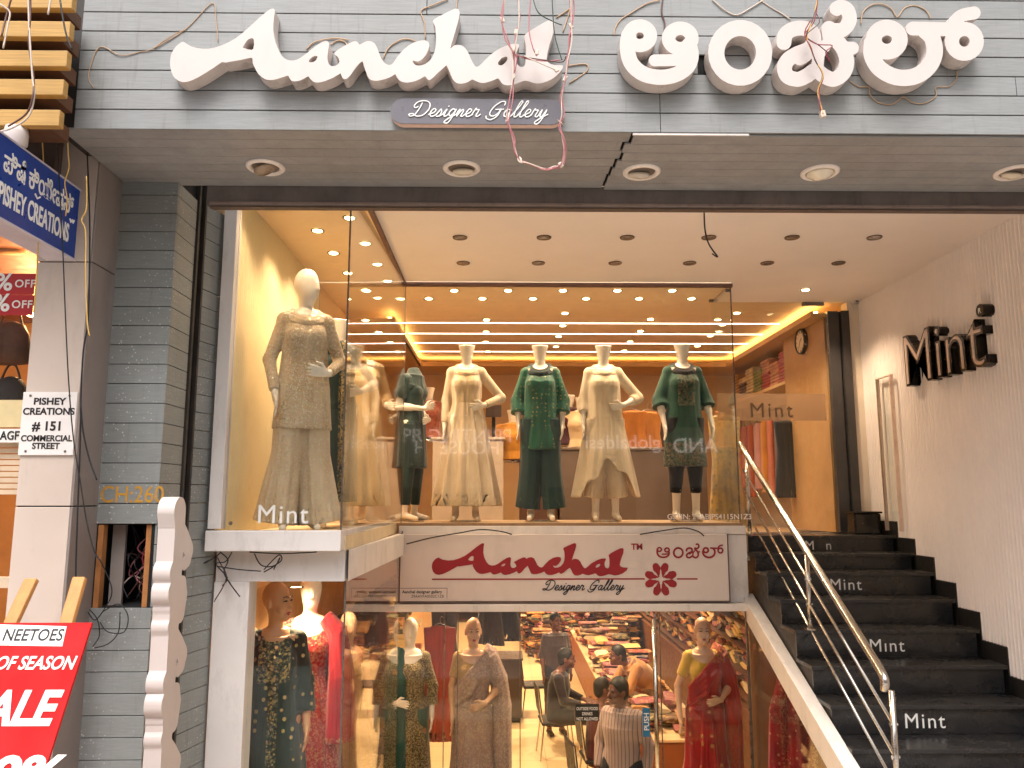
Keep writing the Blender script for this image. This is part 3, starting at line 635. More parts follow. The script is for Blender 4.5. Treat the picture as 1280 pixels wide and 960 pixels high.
mb = MB(); mb.prism([L], (0, DF - .045, 0), (1, 0, 0), (0, 0, 1), (0, 0, 0), (0, .006, 0)); obj('face', mb, mat('mauve grey sheet', '#5e5b63', .35, var=.04), T)
mb = MB(); mb.prism([[(x * 1, y) for x, y in L]], (0, DF - .038, 0), (1, 0, 0), (0, 0, 1), (0, 0, 0), (0, .035, 0)); obj('returns', mb, mat('pinkish return', '#d8bcb2', .5, var=.08, dirt=.2), T)
p = at(512, 146, DF - .0455); q = at(683, 146, DF - .0455)
mb, _w = script_mb('Designer Gallery', p, (1, 0, 0), (0, 0, 1), (q.x - p.x) / wt, .022, .001, .004); obj('script_lettering', mb, M_wl, T)
# ---------------------------------------------------------------- white signboard
T = thing('signboard', 'long white signboard with red brush script name over the lower shop', 'sign', (.57, 7.1, 1.38))
YB = 7.08; a, b = at(501, 668, YB), at(912, 751, YB)
mb = MB(); mb.box(a.x, b.x, YB, YB + .065, b.z, a.z); obj('panel', mb, mat('white signboard sheet', '#d0c5c1', .4, var=.04, scale=2, dirt=.1), T, bev=.004)
mb = MB(); mb.box(a.x - .012, a.x - .002, YB - .004, YB + .06, b.z - .012, a.z + .008); mb.box(a.x - .001, b.x + .008, YB - .004, YB + .06, b.z - .012, b.z - .002); mb.box(b.x + .002, b.x + .009, YB - .004, YB + .06, b.z, a.z); obj('frame', mb, mat('sign frame', '#6a5450', .5), T)
M_red = mat('red vinyl', '#8c0c1a', .45, var=.08); M_blk = mat('black vinyl', '#1a1416', .5)
M_out = mat('outline vinyl', '#6a4a4c', .5)
def sgn(L): # fascia letter pixels -> sign
    o = []
    for x, y in L:
        p = at(540 + (x - 213) * (786 - 540) / (706 - 213), 679 + (y - 11) * (720.5 - 679) / (107 - 11), YB); o.append((p.x, p.z))
    return o
mb = MB(); mb.prism([sgn(AAN)] + [sgn(h) for h in AHO], (0, YB - .004, 0), (1, 0, 0), (0, 0, 1), (0, 0, 0), (0, .003, 0)); obj('brush_lettering', mb, M_red, T)
def signk(L):
    o = []
    for x, y in L:
        p = at(819 + (x - 772) * (905 - 819) / (1230 - 772), 678 + (y + 2) * (700 - 678) / (116), YB); o.append((p.x, p.z))
    return o
mb = MB()
for st in KAN:
    thin = [[(x, y, w * .62) for x, y, w in s] for s in st]
    for g in group_loops(stroke_loops(thin, .8)): mb.prism([signk(L) for L in g], (0, YB - .004, 0), (1, 0, 0), (0, 0, 1), (0, 0, 0), (0, .003, 0))
obj('regional_lettering', mb, M_red, T)
mb = MB()
for xa, xb in ((540, 806), (846, 872)): p, q = at(xa, 722.5, YB), at(xb, 724.5, YB); mb.box(p.x, q.x, YB - .003, YB - .0005, q.z, q.z + .012)
obj('red_rule', mb, M_red, T)
p, q = at(679, 738, YB), at(779, 738, YB)
mb, _w = script_mb('Designer Gallery', (p.x, YB - .0005, p.z), (1, 0, 0), (0, 0, 1), (q.x - p.x) / wt, .036, .001, .003); obj('script_lettering', mb, M_blk, T)
obj('mark_lettering', text('TM', .075, (at(789, 687, YB).x, YB - .0005, at(789, 687, YB).z), (1, 0, 0), (0, 0, 1), .002, .03), M_red, T)
fl = at(826, 724, YB); mb = MB(); pr_ = .0072
for k in range(8):
    q = R(22.5 + 45 * k); s_ = 1 if k % 2 else -1; ca, sa = math.cos(q), math.sin(q)
    def rot(x, y): return (fl.x + x * ca - y * sa, fl.z + x * sa + y * ca)
    st = [[(.052, -s_ * .0, .013), (.10, s_ * .004, .033)], [(.03, -s_ * .006, .006), (.055, -s_ * .006, .010), (.08, 0, .02)], [(.10, .004 * s_, .034), (.118, s_ * .004, .03)]]
    for g in group_loops(stroke_loops(st, .004)): mb.prism([[rot(x, y) for x, y in L] for L in g], (0, YB - .004, 0), (1, 0, 0), (0, 0, 1), (0, 0, 0), (0, .003, 0))
obj('flower_emblem', mb, M_red, T)
p, q = at(500, 735, YB), at(559, 748, YB)
mb = MB(); t_ = .004
mb.box(p.x + .004, q.x, YB - .002, YB - .0005, p.z - t_, p.z); mb.box(q.x - t_, q.x, YB - .002, YB - .0005, q.z, p.z - t_); obj('label_outline', mb, M_out, T)
obj('label_lettering', text('Aanchal designer gallery', .036, (p.x + .02, YB - .001, p.z - .045), (1, 0, 0), (0, 0, 1), .001, .02), M_blk, T)
obj('label_lettering', text('29AAVFA0502C1Z8', .034, (p.x + .1, YB - .001, p.z - .083), (1, 0, 0), (0, 0, 1), .001, 0), M_blk, T)
# ---------------------------------------------------------------- wall letters at the right
p, q = atx(1130, 485, 3.64), atx(1235, 452, 3.64)
Lm = math.hypot(q.y - p.y, q.z - p.z)
T = thing('wall_lettering', 'large glossy black letters with pale outlines standing off the ribbed wall', 'sign', (3.65, 6.4, 2.9))
mb = text('Mint', .66, (3.725, p.y, p.z + .01), (0, -1, 0), (0, 0, 1), .085, .008)
obj('letter_body', mb, M_black, T)
mb = text('Mint', .66, (3.6395, p.y, p.z + .01), (0, -1, 0), (0, 0, 1), .004, -.022); obj('letter_face', mb, mat('mirrored wall tone', '#b8a69c', .15, var=.03), T)  # face colour stands in for the wall mirrored in the letters
ry, rz_ = q.y + .0, p.z + .55
rp = atx(1228, 388, 3.66)
mb = MB(); mb.lathe([(.05, 3.64), (.05, 3.725)], (0, rp.y, rp.z), 20, 'x'); rm = obj('round_mark', mb, M_black, T)
mb = text('R', .06, (3.638, rp.y + .02, rp.z - .022), (0, -1, 0), (0, 0, 1), .001); obj('mark_lettering', mb, M_wl, rm)
# ---------------------------------------------------------------- lamps
M_rim = mat('lamp rim', '#6a5648', .4, metal=.3); M_lens = mat('unlit lamp lens', '#7a6e66', .25, var=.1)
def downlight(px, py, z, lit, label, group, power=0, r=.05, parent_light=True, y=None):
    p = atz(px, py, z); key = ('dl', lit, z, power); t = thing('ceiling_downlight', label, 'ceiling light', p, group)
    if key in PROTO:
        for nm, me in PROTO[key]:
            o = bpy.data.objects.new(nm, me); COL.objects.link(o); o.parent = t
    else:
        mb = MB(); n = 20; pr = [(r * .74, -.003), (r, -.008), (r * 1.05, -.001)]
        vs = []; 
        for rr_, h in pr: vs += [(p.x + rr_ * math.cos(2 * math.pi * k / n), p.y + rr_ * math.sin(2 * math.pi * k / n), p.z + h) for k in range(n)]
        mb.add(vs, [(i * n + k, i * n + (k + 1) % n, (i + 1) * n + (k + 1) % n, (i + 1) * n + k) for i in range(2) for k in range(n)])
        a_ = obj('rim', mb, M_rim, t)
        mb = MB(); mb.lathe([(r * .73, -.0045), (r * .6, -.009 if lit else -.004)], (p.x, p.y, p.z), n)
        b_ = obj('lens', mb, emit('lit lamp', '#ffe2a8', 12) if lit else M_lens, t)
        PROTO[key] = [('rim', a_.data), ('lens', b_.data)]
    if lit and power:
        l = LAMPD.get((power, z))
        if l is None:
            l = bpy.data.lights.new('lamp_glow', 'SPOT'); l.energy = power * .58; l.color = (1, .73, .48); l.spot_size = R(125); l.spot_blend = .6; l.shadow_soft_size = .04; LAMPD[(power, z)] = l
        lo = bpy.data.objects.new('lamp_glow', l); COL.objects.link(lo); lo.parent = t; lo.location = (0, 0, -.03)
    return t
PROTO = {}; LAMPD = {}
ORD = ['first', 'second', 'third', 'fourth', 'fifth', 'sixth', 'seventh', 'eighth']
for i, px in enumerate((575, 680, 784, 886, 990, 1093)): downlight(px, 296.5, ZC - .001, False, 'unlit round downlight, %s from the left in the front row of the porch ceiling' % ORD[i], 'unlit downlights in the porch ceiling', r=.056)
for i, px in enumerate((579, 673, 769, 862, 959, 1048)): downlight(px, 328.5, ZC - .001, False, 'unlit round downlight, %s from the left in the rear row of the porch ceiling' % ORD[i], 'unlit downlights in the porch ceiling', r=.056)
downlight(1007, 362, ZC - .001, True, 'lit downlight alone in the porch ceiling before the glass entrance', 'lit shop downlights', 110)
rowA = (567.7, 635, 703.5, 771.6, 840.3); rowB = (536, 603, 666, 732.7, 798.7, 864.4)
for i, px in enumerate(rowA): downlight(px, 363, ZC - .001, True, 'lit downlight, %s from the left in the row just behind the shop window' % ORD[i], 'lit shop downlights', 42)
for i, px in enumerate(rowB): downlight(px, 373, ZC - .001, True, 'lit downlight, %s from the left in the second row behind the shop window' % ORD[i], 'lit shop downlights', 30)
W1L = [(437, 272), (397, 288), (457, 304), (417, 316), (472, 330), (435, 341), (485, 351), (457, 362), (472, 372)]
for i, (px, py) in enumerate(W1L): downlight(px, py, ZC - .001, True, 'lit downlight in the corner window ceiling, %s in from the glass front' % (ORD + ['ninth'])[i], 'lit shop downlights', 48)
for x_, y_ in ((-1.48, 4.98), (-1.18, 4.98)):  # added lamps, unseen behind the beam, to brighten the front figure
    q_ = Vector((x_, y_, ZC - .001)); d_ = q_ - _c; f_ = d_.dot(_f); downlight(640 + FPX * d_.dot(_r) / f_, 480 - FPX * d_.dot(_u) / f_, ZC - .001, True, 'added unseen downlight right behind the shutter beam, %s of the two over the beaded tunic' % ('left' if x_ < -1.3 else 'right'), 'lit shop downlights', 16)
def zz5(L): return [(500 + x / 2.909, 280 + y / 2.909) for x, y in L]
cols = [zz5([(315, 348), (313, 391), (311, 428), (320, 463)]), zz5([(600, 324), (592, 369), (577, 408), (567, 445)]), zz5([(911, 346), (874, 389), (837, 427), (815, 460)]), zz5([(1155, 347), (1172, 366), (1128, 406), (1082, 443)])]
for j, c_ in enumerate(cols):
    for i, (px, py) in enumerate(c_): downlight(px, py, ZC - .001, True, 'lit ceiling downlight of the %s column inside the shop, %s from the window' % (ORD[j], ORD[i]), 'lit shop downlights', 0 if i % 2 else 52)
downlight(921, 391, ZC - .001, True, 'lit ceiling downlight seen through the entrance glass', 'lit shop downlights', 30)
# soffit lamps outdoors
M_srim = mat('white lamp ring', '#e8dfd8', .5, var=.1, dirt=.35); M_scup = mat('dark lamp cup', '#6e645c', .4, metal=.3); M_sglass = mat('frosted lamp glass', '#e2dac8', .2, var=.08)
for i, (px, py, tilt, lb) in enumerate(((332, 208.5, -22, 'turned brown lens, leftmost'), (577, 210, 0, 'half closed lens, second from the left'), (802, 214.5, 4, 'cracked lens, beside the soffit joint'), (1025, 215, 8, 'ribbed pale glass dome'), (1268, 215, 5, 'cut by the right picture edge'))):
    zq = ZS if px < 775 else ZS - .0105; p = atz(px, py, zq)
    t = thing('soffit_lamp', 'round recessed lamp in the grey soffit with ' + lb if i < 4 else 'round recessed lamp at the right end of the grey soffit', 'recessed lamp', p, 'recessed lamps in the soffit')
    n = 28; mb = MB(); vs = []
    for rr_, h in ((.072, .001), (.078, -.012), (.092, -.014), (.101, -.006), (.102, 0)): vs += [(p.x + rr_ * math.cos(2 * math.pi * k / n), p.y + rr_ * math.sin(2 * math.pi * k / n), p.z + h) for k in range(n)]
    mb.add(vs, [(a_ * n + k, a_ * n + (k + 1) % n, (a_ + 1) * n + (k + 1) % n, (a_ + 1) * n + k) for a_ in range(4) for k in range(n)]); obj('trim_ring', mb, M_srim, t, smooth=True)
    mb = MB(); mb.lathe([(.071, -.002), (.070, -.004)], tuple(p), n); obj('cup', mb, M_scup, t)
    mb = MB()
    if i == 3: mb.lathe([(.07, -.006), (.066, -.018), (.055, -.022), (.05, -.03), (.036, -.034), (.03, -.04), (.0, -.044)], tuple(p), n)
    else:
        ang = R(tilt); 
        q = MB(); q.lathe([(.058, -.004), (.05, -.02), (.0, -.028)], (0, 0, 0), n); ca, sa = math.cos(ang), math.sin(ang)
        cc = Vector(p) + Vector((.008 * (i % 2 * 2 - 1), .012 if i else 0, -.006)); mb.add([(cc.x + x * ca + z_ * sa, cc.y + y_ * (.95 if i == 0 else .55), cc.z - x * sa + z_ * ca) for x, y_, z_ in q.v], q.f)
    obj('lens', mb, M_sglass if i == 3 else [mat('brown lens', '#988470', .25), mat('cream lens', '#d8cab4', .3), mat('broken lens', '#c8beb0', .3)][min(i, 2)] if i < 3 else mat('cream lens', '#d8cab4', .3), t, smooth=True)
# lower shop lamps
for i, (x, y, pw) in enumerate(((-1.4, 5.5, 30), (-1.2, 6.4, 30), (-.5, 7.9, 60), (.6, 7.9, 60), (1.8, 7.9, 60), (-.4, 10, 110), (1.4, 10.2, 110), (.3, 13, 170), (2.3, 13, 170), (.3, 17, 240), (2.4, 17.5, 240), (1.0, 21.5, 300))):
    zl_ = 1.699 if y < 7 else 1.729
    t = thing('ceiling_downlight', 'lit downlight in the lower shop ceiling, number %d counted from the bay' % (i + 1), 'ceiling light', (x, y, zl_), 'lit lower shop downlights')
    for nm, me in PROTO[('dl', True, ZC - .001, 48)]:
        o = bpy.data.objects.new(nm, me); COL.objects.link(o); o.parent = t
    l = bpy.data.lights.new('lamp_glow', 'SPOT'); l.energy = pw * 1.35; l.color = (1, .69, .40); l.spot_size = R(140); l.spot_blend = .5; l.shadow_soft_size = .08
    lo = bpy.data.objects.new('lamp_glow', l); COL.objects.link(lo); lo.parent = t; lo.location = (0, 0, -.03)
# ---------------------------------------------------------------- bodies and clothes as one continuous surface each (distance field -> surface nets)
class Field:
    def __init__(s, lo, hi, h):
        s.lo = np.array(lo, float); s.h = h; s.n = np.ceil((np.array(hi, float) - s.lo) / h).astype(int) + 1
        s.f = np.full(s.n, .5, np.float32); s.ax = [s.lo[k] + h * np.arange(s.n[k]) for k in range(3)]
    def sub(s, lo, hi):
        sl = []; 
        for k in range(3):
            a = int(max(0, math.floor((lo[k] - s.lo[k]) / s.h))); b = int(min(s.n[k], math.ceil((hi[k] - s.lo[k]) / s.h) + 1)); sl.append(slice(a, max(a, b)))
        X = s.ax[0][sl[0]][:, None, None]; Y = s.ax[1][sl[1]][None, :, None]; Z = s.ax[2][sl[2]][None, None, :]
        return tuple(sl), X, Y, Z
    def join(s, sl, d, k):
        f = s.f[sl]
        if k > 0:
            h = np.clip(.5 + .5 * (f - d) / k, 0, 1); s.f[sl] = f * (1 - h) + d * h - k * h * (1 - h)
        else: s.f[sl] = np.minimum(f, d)
    def cap(s, a, b, ra, rb, k=.015, cut=None, sy=1.0):
        a, b = np.array(a, float), np.array(b, float); m = max(ra, rb) + .07
        sl, X, Y, Z = s.sub(np.minimum(a, b) - m, np.maximum(a, b) + m)
        v = b - a; L = v @ v + 1e-9; t = np.clip(((X - a[0]) * v[0] + (Y - a[1]) * v[1] + (Z - a[2]) * v[2]) / L, 0, 1)
        d = np.sqrt((X - a[0] - t * v[0]) ** 2 + ((Y - a[1] - t * v[1]) / sy) ** 2 + (Z - a[2] - t * v[2]) ** 2) - (ra + (rb - ra) * t)
        if cut is not None:   # flat end at b
            u = v / math.sqrt(L); d = np.maximum(d, (X - b[0]) * u[0] + (Y - b[1]) * u[1] + (Z - b[2]) * u[2] - cut)
        s.join(sl, d.astype(np.float32), k); return s
    def chain(s, pts, rs, k=.015, cut=None):
        for i in range(len(pts) - 1): s.cap(pts[i], pts[i + 1], rs[i], rs[i + 1], k, cut if i == len(pts) - 2 else None)
        return s
    def ell(s, c, r, k=.015, yaw=0):
        c = np.array(c, float); m = max(r) + .05; sl, X, Y, Z = s.sub(c - m, c + m)
        x, y = X - c[0], Y - c[1]; cy, sy = math.cos(yaw), math.sin(yaw); x, y = x * cy + y * sy, -x * sy + y * cy
        d = (np.sqrt((x / r[0]) ** 2 + (y / r[1]) ** 2 + ((Z - c[2]) / r[2]) ** 2) - 1) * min(r); s.join(sl, d.astype(np.float32), k); return s
    def loft(s, pts, a, b, k=.02, fold=None, slant=None, hollow=0.0, seed=0):
        """stacked oval sections; fold=(count, amplitude at top, at bottom); slant=function(x,y) giving the lower limit"""
        pts = [np.array(p, float) for p in pts]; m = max(max(a), max(b)) + .1
        lo = np.min(pts, 0) - m; hi = np.max(pts, 0) + m; sl, X, Y, Z = s.sub(lo, hi); best = None
        for i in range(len(pts) - 1):
            p, q = pts[i], pts[i + 1]; v = q - p; L = math.sqrt(v @ v); u = v / L
            rt = np.array([1.0, 0, 0]); rt = rt - u * (rt @ u); rt /= np.linalg.norm(rt); fw = np.cross(u, rt)
            t = ((X - p[0]) * u[0] + (Y - p[1]) * u[1] + (Z - p[2]) * u[2]) / L; tc = np.clip(t, 0, 1)
            dx, dy, dz = X - p[0] - tc * v[0], Y - p[1] - tc * v[1], Z - p[2] - tc * v[2]
            U = dx * rt[0] + dy * rt[1] + dz * rt[2]; V = dx * fw[0] + dy * fw[1] + dz * fw[2]
            A = a[i] + (a[i + 1] - a[i]) * tc; Bq = b[i] + (b[i + 1] - b[i]) * tc
            if fold:
                th = np.arctan2(V, U); g = (i + tc) / (len(pts) - 1); am = fold[1] + (fold[2] - fold[1]) * g
                w = 1 + am * (np.cos(fold[0] * th + seed + g) * .5 + np.cos((fold[0] * 1.7) // 1 * th + 2.1 * seed + g * 1.5) * .35 + (.5 - np.abs(np.sin((fold[0] * 1.3) // 1 * th * .5 + seed * 1.3))) * .7); A = A * w; Bq = Bq * w
            d = (np.sqrt((U / A) ** 2 + (V / Bq) ** 2) - 1) * np.minimum(A, Bq)
            ex = np.maximum((t - 1) * L - (0 if i == len(pts) - 2 else .03), -t * L - (0 if i == 0 else .03)); d = np.maximum(d, ex)
            best = d if best is None else np.minimum(best, d)
        if slant is not None:
            cutd = slant(X, Y) - Z + 0 * best
            if hollow: best = np.maximum(best, np.where(-cutd < .12, -(best + hollow), -1))
            best = np.maximum(best, cutd * .8)
        elif hollow:
            zb = min(p[2] for p in pts); best = np.maximum(best, np.where(Z - zb < .10, -(best + hollow), -1.0))
        s.join(sl, best.astype(np.float32), k); return s
    def carve(s, c, r):
        c = np.array(c, float); m = max(r) + .03; sl, X, Y, Z = s.sub(c - m, c + m)
        d = (np.sqrt(((X - c[0]) / r[0]) ** 2 + ((Y - c[1]) / r[1]) ** 2 + ((Z - c[2]) / r[2]) ** 2) - 1) * min(r)
        s.f[sl] = np.maximum(s.f[sl], -d.astype(np.float32)); return s
    def half(s, n, dist, lo=None, hi=None):  # keep where n.p < dist
        sl, X, Y, Z = s.sub(lo if lo is not None else s.lo - 1, hi if hi is not None else s.lo + s.h * s.n + 1)
        s.f[sl] = np.maximum(s.f[sl], (X * n[0] + Y * n[1] + Z * n[2] - dist).astype(np.float32)); return s
    def mesh(s):
        f = s.f; f[0] = f[-1] = .1; f[:, 0] = f[:, -1] = .1; f[:, :, 0] = f[:, :, -1] = .1
        S = f < 0; c = np.zeros(tuple(x - 1 for x in f.shape), np.uint8)
        for i in (0, 1):
            for j in (0, 1):
                for k in (0, 1): c += S[i:i + c.shape[0], j:j + c.shape[1], k:k + c.shape[2]]
        act = (c > 0) & (c < 8); idx = np.full(c.shape, -1, np.int64); I = np.argwhere(act); idx[act] = np.arange(len(I))
        P = np.zeros((len(I), 3)); W = np.zeros(len(I)); cor = [(i, j, k) for i in (0, 1) for j in (0, 1) for k in (0, 1)]
        val = {q: f[I[:, 0] + q[0], I[:, 1] + q[1], I[:, 2] + q[2]].astype(float) for q in cor}
        for q in cor:
            for ax in range(3):
                if q[ax] == 0:
                    r = list(q); r[ax] = 1; r = tuple(r); x, y = val[q], val[r]; m = (x < 0) != (y < 0)
                    t = np.where(m, x / np.where(m, x - y, 1), 0); e = np.array(q, float)[None] + 0 * P; e[:, ax] += t; P[m] += e[m]; W[m] += 1
        P = (I + P / W[:, None]) * s.h + s.lo
        F = []
        for ax in range(3):
            o = [slice(None)] * 3; o2 = list(o); o[ax] = slice(0, -1); o2[ax] = slice(1, None)
            cr = S[tuple(o)] != S[tuple(o2)]; E = np.argwhere(cr); b, c2 = (ax + 1) % 3, (ax + 2) % 3
            E = E[(E[:, b] > 0) & (E[:, c2] > 0)]
            inn = S[E[:, 0], E[:, 1], E[:, 2]]
            def g(db, dc): q = E.copy(); q[:, b] += db; q[:, c2] += dc; return idx[q[:, 0], q[:, 1], q[:, 2]]
            Q = np.stack([g(-1, -1), g(0, -1), g(0, 0), g(-1, 0)], 1); Q[~inn] = Q[~inn][:, ::-1]; F.append(Q)
        return P, np.concatenate(F)
def field_obj(name, fld, m, parent, T):
    P, F = fld.mesh(); me = bpy.data.meshes.new(name); me.vertices.add(len(P)); me.vertices.foreach_set('co', P.astype(np.float32).ravel())
    me.loops.add(F.size); me.loops.foreach_set('vertex_index', F.astype(np.int32).ravel()); me.polygons.add(len(F))
    me.polygons.foreach_set('loop_start', (4 * np.arange(len(F))).astype(np.int32)); me.polygons.foreach_set('loop_total', np.full(len(F), 4, np.int32))
    me.polygons.foreach_set('use_smooth', np.ones(len(F), bool)); me.update(calc_edges=True); me.validate()
    o = bpy.data.objects.new(name, me); COL.objects.link(o); me.materials.append(m); o.parent = parent; WL[o.name] = Vector((0, 0, 0)); return o
V3 = lambda *a: np.array(a, float)
def pose(**k):
    J = dict(shL=V3(-.148, .01, 1.385), elL=V3(-.205, .03, 1.13), wrL=V3(-.22, -.05, .90), shR=V3(.148, .01, 1.385), elR=V3(.205, .03, 1.13), wrR=V3(.22, -.05, .90),
             hdL=V3(.02, -.25, -1), hdR=V3(-.02, -.25, -1), hpL=V3(-.09, .0, .92), knL=V3(-.095, -.01, .5), anL=V3(-.10, .02, .09), toL=V3(-.115, -.13, .03),
             hpR=V3(.09, .0, .92), knR=V3(.095, -.01, .5), anR=V3(.10, .02, .09), toR=V3(.115, -.13, .03),
             sp=[V3(0, 0, .86), V3(0, 0, .95), V3(0, 0, 1.10), V3(0, -.01, 1.27), V3(0, 0, 1.385), V3(0, .01, 1.45)], nk=V3(0, .012, 1.44), hd=V3(0, -.015, 1.63), hyaw=0.0, tilt=0.0)
    J.update({a: (np.array(b, float) if isinstance(b, tuple) else b) for a, b in k.items()}); return J
def hand(F, w, d, up, s=1, fist=.35):
    """palm, four unequal bent fingers and a side thumb; d along the hand, up = direction of the thumb side"""
    d = d / np.linalg.norm(d); up = up - d * (up @ d); up = up / np.linalg.norm(up); n = np.cross(d, up)
    F.cap(w, w + d * .035, .021, .022, .012)
    pc = w + d * .085
    for q in (-.024, -.008, .008, .024): F.cap(w + d * .03 + up * q * .7, pc + up * q, .0125, .0115, .01)
    for q, L in ((-.027, .055), (-.009, .068), (.009, .073), (.026, .066)):
        a = pc + up * q; m = a + d * L * .5 + n * fist * L * .25 + up * q * .12; F.cap(a, m, .0098, .009, .004); F.cap(m, m + d * L * .45 + n * fist * L * .5 + up * q * .1, .009, .0068, .003)
    t0 = w + d * .03 + up * .022; t1 = t0 + d * .035 + up * .03; F.cap(t0, t1, .0125, .0105, .01); F.cap(t1, t1 + d * .035 + up * .006 + n * .01, .0105, .008, .004)
def make_body(J, head='egg', hands=True, feet=True, h=.0072, bust=True, male=False):
    pts = [v for k_, v in J.items() if isinstance(v, np.ndarray) and k_ not in ('hdL', 'hdR')] + J['sp']
    lo = np.min(pts, 0) - .24; hi = np.max(pts, 0) + .24; lo[2] = max(lo[2], min(J['toL'][2], J['toR'][2]) - .06)
    F = Field(lo, hi, h); sp = J['sp']; wd_ = 1.12 if male else 1.0
    F.loft(sp, [.150 * wd_, .160, .112 * (1.25 if male else 1), .132 * wd_ * wd_, .14 * wd_ * wd_, .07], [.105, .115, .092 * (1.15 if male else 1), .112, .085, .06], .03)
    if bust and not male:
        for sx_ in (-1, 1): F.ell(sp[3] + V3(sx_ * .060, -.066, .0), (.052, .045, .055), .03)
    for s_ in 'LR':
        q = -1 if s_ == 'L' else 1
        F.cap(sp[4] + V3(q * .06, .01, .03), J['sh' + s_], .05, .052, .04)
        F.chain([J['sh' + s_], J['el' + s_], J['wr' + s_]], [.047 * wd_, .036, .0225], .018)
        F.cap((J['el' + s_] * .8 + J['wr' + s_] * .2), (J['el' + s_] * .55 + J['wr' + s_] * .45), .036, .033, .02)
        if hands: hand(F, J['wr' + s_], J['hd' + s_], J.get('up' + s_, V3(0, -1, .2)))
        F.chain([J['hp' + s_], J['kn' + s_], J['an' + s_]], [.088, .055, .034], .03)
        F.cap(J['kn' + s_] * .85 + J['an' + s_] * .15 + V3(0, .01, 0), J['kn' + s_] * .5 + J['an' + s_] * .5, .052, .044, .03)
        if feet: F.cap(J['an' + s_] + V3(0, .012, -.03), J['to' + s_], .036, .024, .025)
    n, c = J['nk'], J['hd']; yw = J['hyaw']; cy, sy = math.cos(yw), math.sin(yw)
    def hp(x, y, z): return V3(c[0] + x * cy - y * sy, c[1] + x * sy + y * cy, c[2] + z)
    if head == 'cut':
        c = J['hd'] = c - V3(0, 0, .035)
        F.cap(n, hp(0, .0, -.06), .052, .045, .03); F.cap(hp(0, 0, -.09), hp(0, -.005, .08), .048, .092, .02)
        F.half((0, -.12, 1), c[2] + .06 - .12 * c[1], c - V3(.2, .2, .05), c + V3(.2, .2, .3))
    elif head != 'none':
        F.cap(n, hp(0, .01, -.06), .056 if male else .050, .047, .03)
        F.ell(hp(0, .012, .022), (.076, .096, .100), .02, yw); F.ell(hp(0, -.022, -.045), (.058, .066, .078), .03, yw)
        if head == 'face':
            F.cap(hp(0, -.086, .0), hp(0, -.108, -.035), .009, .014, .012)
            for q in (-1, 1):
                F.carve(hp(q * .031, -.099, .004), (.020, .016, .012)); F.ell(hp(q * .031, -.079, .003), (.0135, .0135, .0105), .004)
                F.cap(hp(q * .016, -.093, .021), hp(q * .048, -.081, .020), .006, .005, .008)
                F.ell(hp(q * .078, .012, -.012), (.010, .020, .032), .006, yw); F.ell(hp(q * .04, -.066, -.04), (.025, .022, .02), .02, yw)
            F.cap(hp(-.018, -.087, -.063), hp(.018, -.087, -.063), .0085, .0085, .005); F.cap(hp(-.015, -.085, -.074), hp(.015, -.085, -.074), .0085, .0085, .004)
            F.ell(hp(0, -.072, -.10), (.026, .024, .02), .02, yw)
        else: F.cap(hp(0, -.086, .01), hp(0, -.098, -.03), .010, .014, .02)
    J['_hp'] = hp
    return F
def face_marks(J, parent, T, lips='#9a2028', brow='#2a1c16'):
    hp = J['_hp']; mb = MB(); mb.tube([hp(-.02, -.0935, -.067), hp(-.008, -.099, -.0645), hp(0, -.0985, -.066), hp(.008, -.099, -.0645), hp(.02, -.0935, -.067)], [.002, .006, .006, .006, .002], 8)
    mb.tube([hp(-.016, -.092, -.074), hp(0, -.0965, -.077), hp(.016, -.092, -.074)], [.002, .006, .002], 8); rawobj('lips', mb, mat('lip paint ' + lips, lips, .4), parent)
    for q in (-1, 1):
        mb = MB(); mb.tube([hp(q * .013, -.0985, .026), hp(q * .032, -.0975, .034), hp(q * .052, -.083, .028)], [.003, .0035, .0015], 6); rawobj('eyebrow', mb, mat('brow paint', brow, .6), parent)
        mb = MB(); mb.tube([hp(q * .016, -.0935, .004), hp(q * .031, -.0955, .008), hp(q * .048, -.0855, .004)], [.003, .0055, .002], 6); rawobj('eye', mb, mat('eye paint', '#1c1410', .3), parent)
def rawobj(name, mb, m, parent, smooth=True):
    return_ = bpy.data.meshes.new(name); return_.from_pydata([tuple(v) for v in mb.v], [], mb.f); o = bpy.data.objects.new(name, return_); COL.objects.link(o); return_.materials.append(m); o.parent = parent
    if smooth:
        for p in return_.polygons: p.use_smooth = True
    WL[o.name] = Vector((0, 0, 0)); return o
